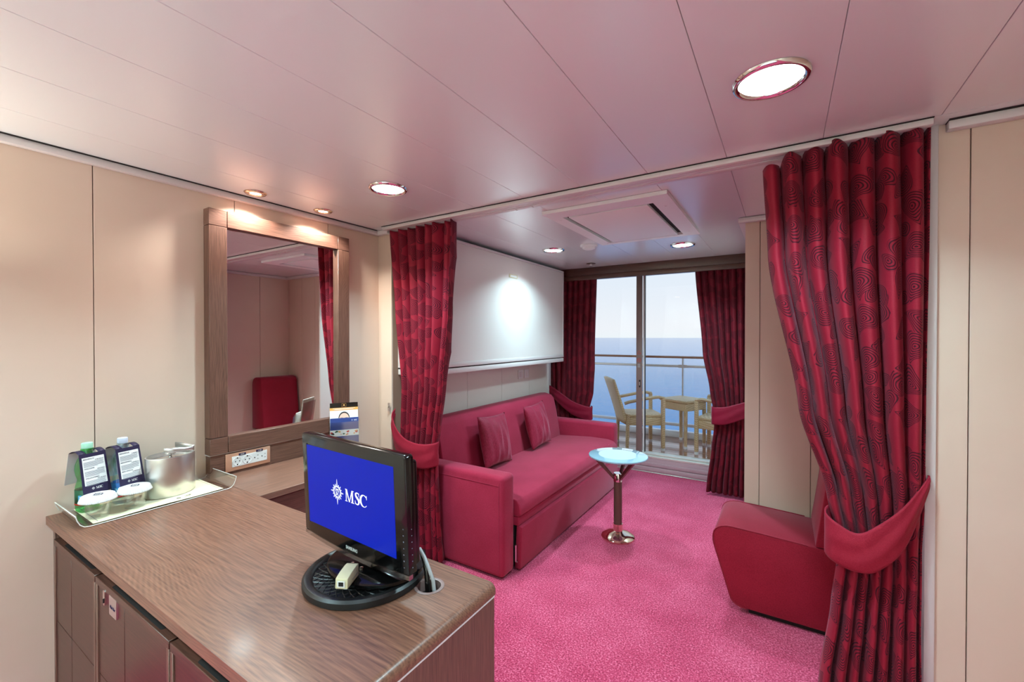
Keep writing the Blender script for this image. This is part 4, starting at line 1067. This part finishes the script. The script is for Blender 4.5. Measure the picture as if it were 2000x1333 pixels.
# ------------------------------------------------------------------ turntable, monitor, jack box
tc_ = Vector((-.99, .803, D))
t = thing('monitor_turntable', 'black round swivel plate under the monitor', 'turntable', tc_)
MB().lathe([(0, .003), (.156, .003), (.160, .0), (.164, .004), (.164, .018), (.158, .024), (.148, .025), (.140, .021), (.137, .016), (0, .016)], tc_, 72).build('plate', 'blackm', t, smooth=35)
lat = MB()
for k in range(36):
    a = 2*PI*k/36
    for s_ in (-1, 1):
        pts = [tc_+Vector(((.137-.062*f)*math.cos(a+s_*.42*f), (.137-.062*f)*math.sin(a+s_*.42*f), .0165)) for f in (0, .33, .66, 1)]
        lat.tube(pts, .0016, 4)
for rr in (.1, .137): lat.tube([tc_+Vector((rr*math.cos(k*PI/30), rr*math.sin(k*PI/30), .0165)) for k in range(60)], .0011, 4, closed=True)
lat.build('ribbed_grid', 'blackm', t)

MZ = D+.0255
RZ = math.radians(-3.0)
t = thing('monitor', 'black glossy flat monitor showing a blue screen on the desk', 'monitor', (-1.0, .775, MZ), RZ, local=True)
zs0 = -MZ
MB().lathe([(0, 0), (.142, 0), (.146, .004), (.146, .012), (.140, .0155), (0, .017)], (.022, .055, 0), 64, 1, .86).build('stand_base', 'black', t, smooth=35)
MB().lathe([(.03, .016), (.022, .024), (.020, .06), (.022, .12)], (.0, .07, 0), 24).build('stand_neck', 'black', t, smooth=40)
for sx in (-1, 1): MB().lathe([(.0, .0), (.005, .0), (.005, .006), (0, .007)], (.02+sx*.02, -.01, .0165), 10).build('screw_cap', 'chrome', t)
TL = Matrix.Rotation(math.radians(2.4), 4, 'X')   # slight forward tilt
hw, zt_, zb_ = .232, 1.133-MZ, .838-MZ
def bez_prof(inset=0.0, sag=.014, zb=zb_):
    top = [(hw-inset, zt_-inset-.006), (hw-inset-.006, zt_-inset), (-hw+inset+.006, zt_-inset), (-hw+inset, zt_-inset-.006)]
    bot = [(lerp(-hw+inset, hw-inset, k/14), zb+inset-sag*math.sin(PI*k/14)) for k in range(15)]
    return top+bot
piv = Matrix.Translation((0, -.02, .25)) @ TL @ Matrix.Translation((0, .02, -.25))
def mon(b, nm, m, par=None, **k): return b.xf(piv).build(nm, m, par or t, **k)
YFm = -.02
bz = mon(MB().prism(bez_prof(), 'Y', YFm, YFm+.026), 'bezel', 'black', bevel=(.003, 2))
mon(MB().prism([(x*.93, z*.0+(.12+.0)+(z-.12)*.9) for x, z in bez_prof()], 'Y', YFm+.026, YFm+.052), 'back_shell', 'black', bevel=(.018, 3))
mon(MB().prism(bez_prof(0, .014, zb_-.012)[4:]+bez_prof(0, .014, zb_-.0005)[4:][::-1], 'Y', YFm, YFm+.012), 'acrylic_edge', 'clear_edge', smooth=40)
sx0, sx1, sz0, sz1 = -.205, .187, .868-MZ, 1.1-MZ
scr = mon(MB().box(sx0, sx1, YFm-.0008, YFm, sz0, sz1), 'screen', 'screen')
mon(MB().box(sx0-.004, sx0, YFm-.0006, YFm, sz0-.004, sz1+.003), 'screen_border', 'blackm')
FM = piv @ frame_mtx(Vector((-.056, YFm-.0012, .987-MZ)), Vector((1, 0, 0)), Vector((0, 0, 1)), Vector((0, -1, 0)))
mark_mesh('sun_emblem', [[(x*.030, y*.030) for x, y in p] for p in sun_mark()], FM, 'logo', scr)
mark_mesh('lettering', [[(.037+x*.0385, -.017+y*.034) for x, y in p] for p in lp], FM, 'logo', scr)
text_mesh('maker_name', 'SAMSUNG', .0125, 'print', t, piv @ frame_mtx(Vector((0.0, YFm-.0006, .8385-MZ)), Vector((1, 0, 0)), Vector((0, 0, 1)), Vector((0, -1, 0))), .0002, bold=.0003, sx=.9)
for k in range(7):
    mon(MB().lathe([(0, 0), (.0013, 0), (.0013, .0008), (0, .0008)], (hw, YFm+.012, .95-MZ-.016*k), 8, axis='X'), 'button', 'ink')
    mon(MB().box(hw-.018, hw-.015, YFm-.0006, YFm, .949-MZ-.016*k, .951-MZ-.016*k+.0005*(k % 3)), 'button_symbol', 'ink')
t = thing('monitor_cable', 'black and grey cables dropping from the monitor into the desk grommet', 'cable', (-.80, .86, D))
MB().tube([(-.845, .872, .83), (-.83, .868, .81), (-.816, .862, .785), (-.811, .859, .752), (-.808, .858, .727)], .0075, 10).build('black_cable', 'black', t, smooth=60)
MB().tube([(-.848, .866, .838), (-.826, .862, .822), (-.804, .856, .80), (-.790, .858, .77), (-.786, .860, .727)], .005, 10).build('grey_cable', 'greyc', t, smooth=60)

JR = math.radians(28)
t = thing('phone_jack', 'small ivory phone jack box lying on the monitor stand', 'jack box', (-.942, .706, MZ+.0182), JR, local=True)
jb = [(-.036, 0), (.030, 0), (.030, .031), (.016, .0325), (-.012, .030), (-.034, .025)]
MB().prism([(y, z) for y, z in jb], 'X', -.016, .016).build('housing', 'ivory', t, bevel=(.002, 2))
jk = box(-.0095, .0095, -.0375, -.036, .005, .020).build('socket_frame', 'white', t)
box(-.006, .006, -.0382, -.0374, .008, .018).build('socket_hole', 'darkgap', jk)
box(.0162, .0166, -.01, .025, .010, .011).build('seam_line', 'ink', t)

# ------------------------------------------------------------------ brochure holder
PS = math.radians(-33)
ux = Vector((-math.sin(PS), math.cos(PS), 0)); nn = Vector((math.cos(PS), math.sin(PS), 0))
hc = Vector((-2.085, 1.545, D))
t = thing('brochure_holder', 'clear acrylic brochure holder on the dressing table beside the mirror', 'holder', hc, PS, local=True)
# local frame: x = facing direction, y = width, z = up; tilted back
TB = Matrix.Translation((0, 0, .006)) @ Matrix.Rotation(math.radians(-8), 4, 'Y')
def hold(b, nm, m, par=None, **k): return b.xf(TB).build(nm, m, par or t, **k)
hold(box(-.020, -.017, -.082, .082, .004, .275), 'back_sheet', 'acryl')
hold(box(.028, .031, -.082, .082, .004, .185), 'front_sheet', 'acryl')
for sy in (-1, 1): hold(box(-.017, .028, sy*.0805-.0015, sy*.0805+.0015, .004, .20), 'side_sheet', 'acryl')
hold(box(-.017, .028, -.079, .079, .004, .008), 'floor_sheet', 'acryl')
box(-.07, .04, -.082, .082, .0, .003).build('foot', 'acryl', t)
def broch(x, h, label):
    o = thing('brochure', label, 'brochure', hc, PS, group='brochures in the holder', local=True)
    box(x, x+.004, -.0745, .0745, .010, h).xf(TB).build('sheets', 'paper', o)
    return o
def pr(o, nm, m, x, y0, y1, z0, z1): return box(x, x+.0004, y0, y1, z0, z1).xf(TB).build(nm, m, o)
o = broch(-.012, .292, 'spa brochure with black header, standing at the back of the holder')
pr(o, 'black_header', 'black', -.0079, -.0745, .0745, .265, .292)
pr(o, 'orange_band', 'orange', -.0079, -.0745, .0745, .250, .265)
pr(o, 'header_print', 'paper', -.0074, -.05, .05, .2545, .2565); pr(o, 'header_print', 'paper', -.0074, -.06, .06, .2595, .2615)
e_ = MB().tube([(-.0074, -.012, .270), (-.0074, .012, .270), (-.0074, .012, .287), (-.0074, -.012, .287)], .0006, 4, closed=True); e_.poly([(-.007, -.006, .276), (-.007, .006, .276), (-.007, 0, .284)])
e_.xf(TB).build('gold_emblem', 'orange', o)
hr = MB().poly([(-.0074, .030*math.cos(a*PI/20), .205+.037*math.sin(a*PI/20)) for a in range(40)]); hr.xf(TB).build('photo_hair', 'hair', o)
fc = MB().poly([(-.0070, .0265*math.cos(a*PI/20), .200+.034*math.sin(a*PI/20)) for a in range(40)]); fc.xf(TB).build('photo_face', 'skin', o)
for sy in (-1, 1): MB().box(-.0066, -.0064, sy*.013-.007, sy*.013+.007, .207, .2085).xf(TB).build('photo_brow', 'hair', o)
o = broch(.018, .208, 'blue cruise brochure with a strip of food pictures, front of the holder')
pr(o, 'blue_field', 'blue', .0221, -.0745, .0745, .142, .208)
pr(o, 'photo_strip', 'paper', .0221, -.0745, .0745, .108, .142)
pr(o, 'blue_field', 'blue', .0221, -.0745, .0745, .012, .108)
rr_ = random.Random(5); cols = ['red', 'orange', 'hair', 'red', 'label_g', 'orange', 'skin', 'hair']
for k in range(18):
    yy = rr_.uniform(-.068, .068); zz = rr_.uniform(.115, .136); r_ = rr_.uniform(.004, .008)
    MB().poly([(.0227+.00005*k, yy+r_*math.cos(a*PI/6), zz+r_*.7*math.sin(a*PI/6)) for a in range(12)]).xf(TB).build('food_print', cols[k % 8], o)
BMt = TB @ frame_mtx(Vector((.0229, .040, .193)), Vector((0, 1, 0)), Vector((0, 0, 1)), Vector((1, 0, 0)))
mark_mesh('sun_emblem', [[(x*.0045, y*.0045) for x, y in p] for p in sun_mark(True)], BMt, 'white', o)
mark_mesh('lettering', [[(.009+x*.0075, -.004+y*.008) for x, y in p] for p in lp], BMt, 'white', o)

# ------------------------------------------------------------------ out of view: bed and fill lamps added for light, and the left wall lamp
t = thing('double_bed', 'white made bed added behind the viewer to bounce light upward', 'bed', (-.2, -1.45, 0))  # added as a white reflector, bounces neutral light to the ceiling
box(-1.1, .7, -2.3, -.55, .08, .32).build('base', 'wx', t, bevel=(.01, 2))
box(-1.1, .7, -2.3, -.55, .32, .50).build('mattress', 'paper', t, bevel=(.04, 3))
box(-1.13, .73, -1.9, -.52, .30, .54).build('duvet', 'paper', t, bevel=(.05, 3))
for x in (-.65, .25): box(x-.32, x+.32, -2.26, -1.86, .50, .64).build('bed_pillow', 'paper', t, bevel=(.06, 4))
for x in (-1.0, .6): 
    for y in (-2.2, -.65): MB().lathe([(.03, 0), (.025, .08)], (x, y, 0), 12).build('foot', 'wz', t)
def sconce(x, y, z, nx, ny, label, w, col):
    t = thing('wall_lamp', label, 'wall lamp', (x, y, z), group='wall lamps behind the viewer')
    c = Vector((x+nx*.09, y+ny*.09, z))
    MB().tube([(x, y, z-.04), (x+nx*.05, y+ny*.05, z-.05), tuple(c+Vector((0, 0, -.07)))], .008, 8).build('arm', 'chrome', t, smooth=60)
    MB().lathe([(.035, -.06), (.075, .07)], c, 32, caps=False).build('shade', 'paper', t, smooth=60, solid=.002)
    MB().lathe([(0, -.03), (.018, -.02), (.02, 0), (.012, .02), (0, .024)], c, 16).build('bulb', 'spoton', t, smooth=60)
    li = bpy.data.lights.new('lamp', 'SPOT'); li.energy = w; li.color = col; li.shadow_soft_size = .03; li.spot_size = math.radians(168); li.spot_blend = .3
    lo = bpy.data.objects.new('lamp', li); C.objects.link(lo); lo.parent = t; lo.location = c-Vector((x, y, z))+Vector((0, 0, .085)); lo.rotation_euler = (PI, 0, 0)
SC_W = 9
sconce(WX, -.16, 1.5, 1, 0, 'shaded wall lamp on the left wall just outside the view', SC_W*1.4, (.90, .95, .84))
sconce(-1.5, YB, 1.5, 0, 1, 'added unseen fill uplight over the left side of the bed', SC_W*10, (.60, 1, 1.04))  # this uplight and the next are added to brighten the ceiling
sconce(.9, YB, 1.5, 0, 1, 'added unseen fill uplight over the right side of the bed', SC_W*10, (.60, 1, 1.04))
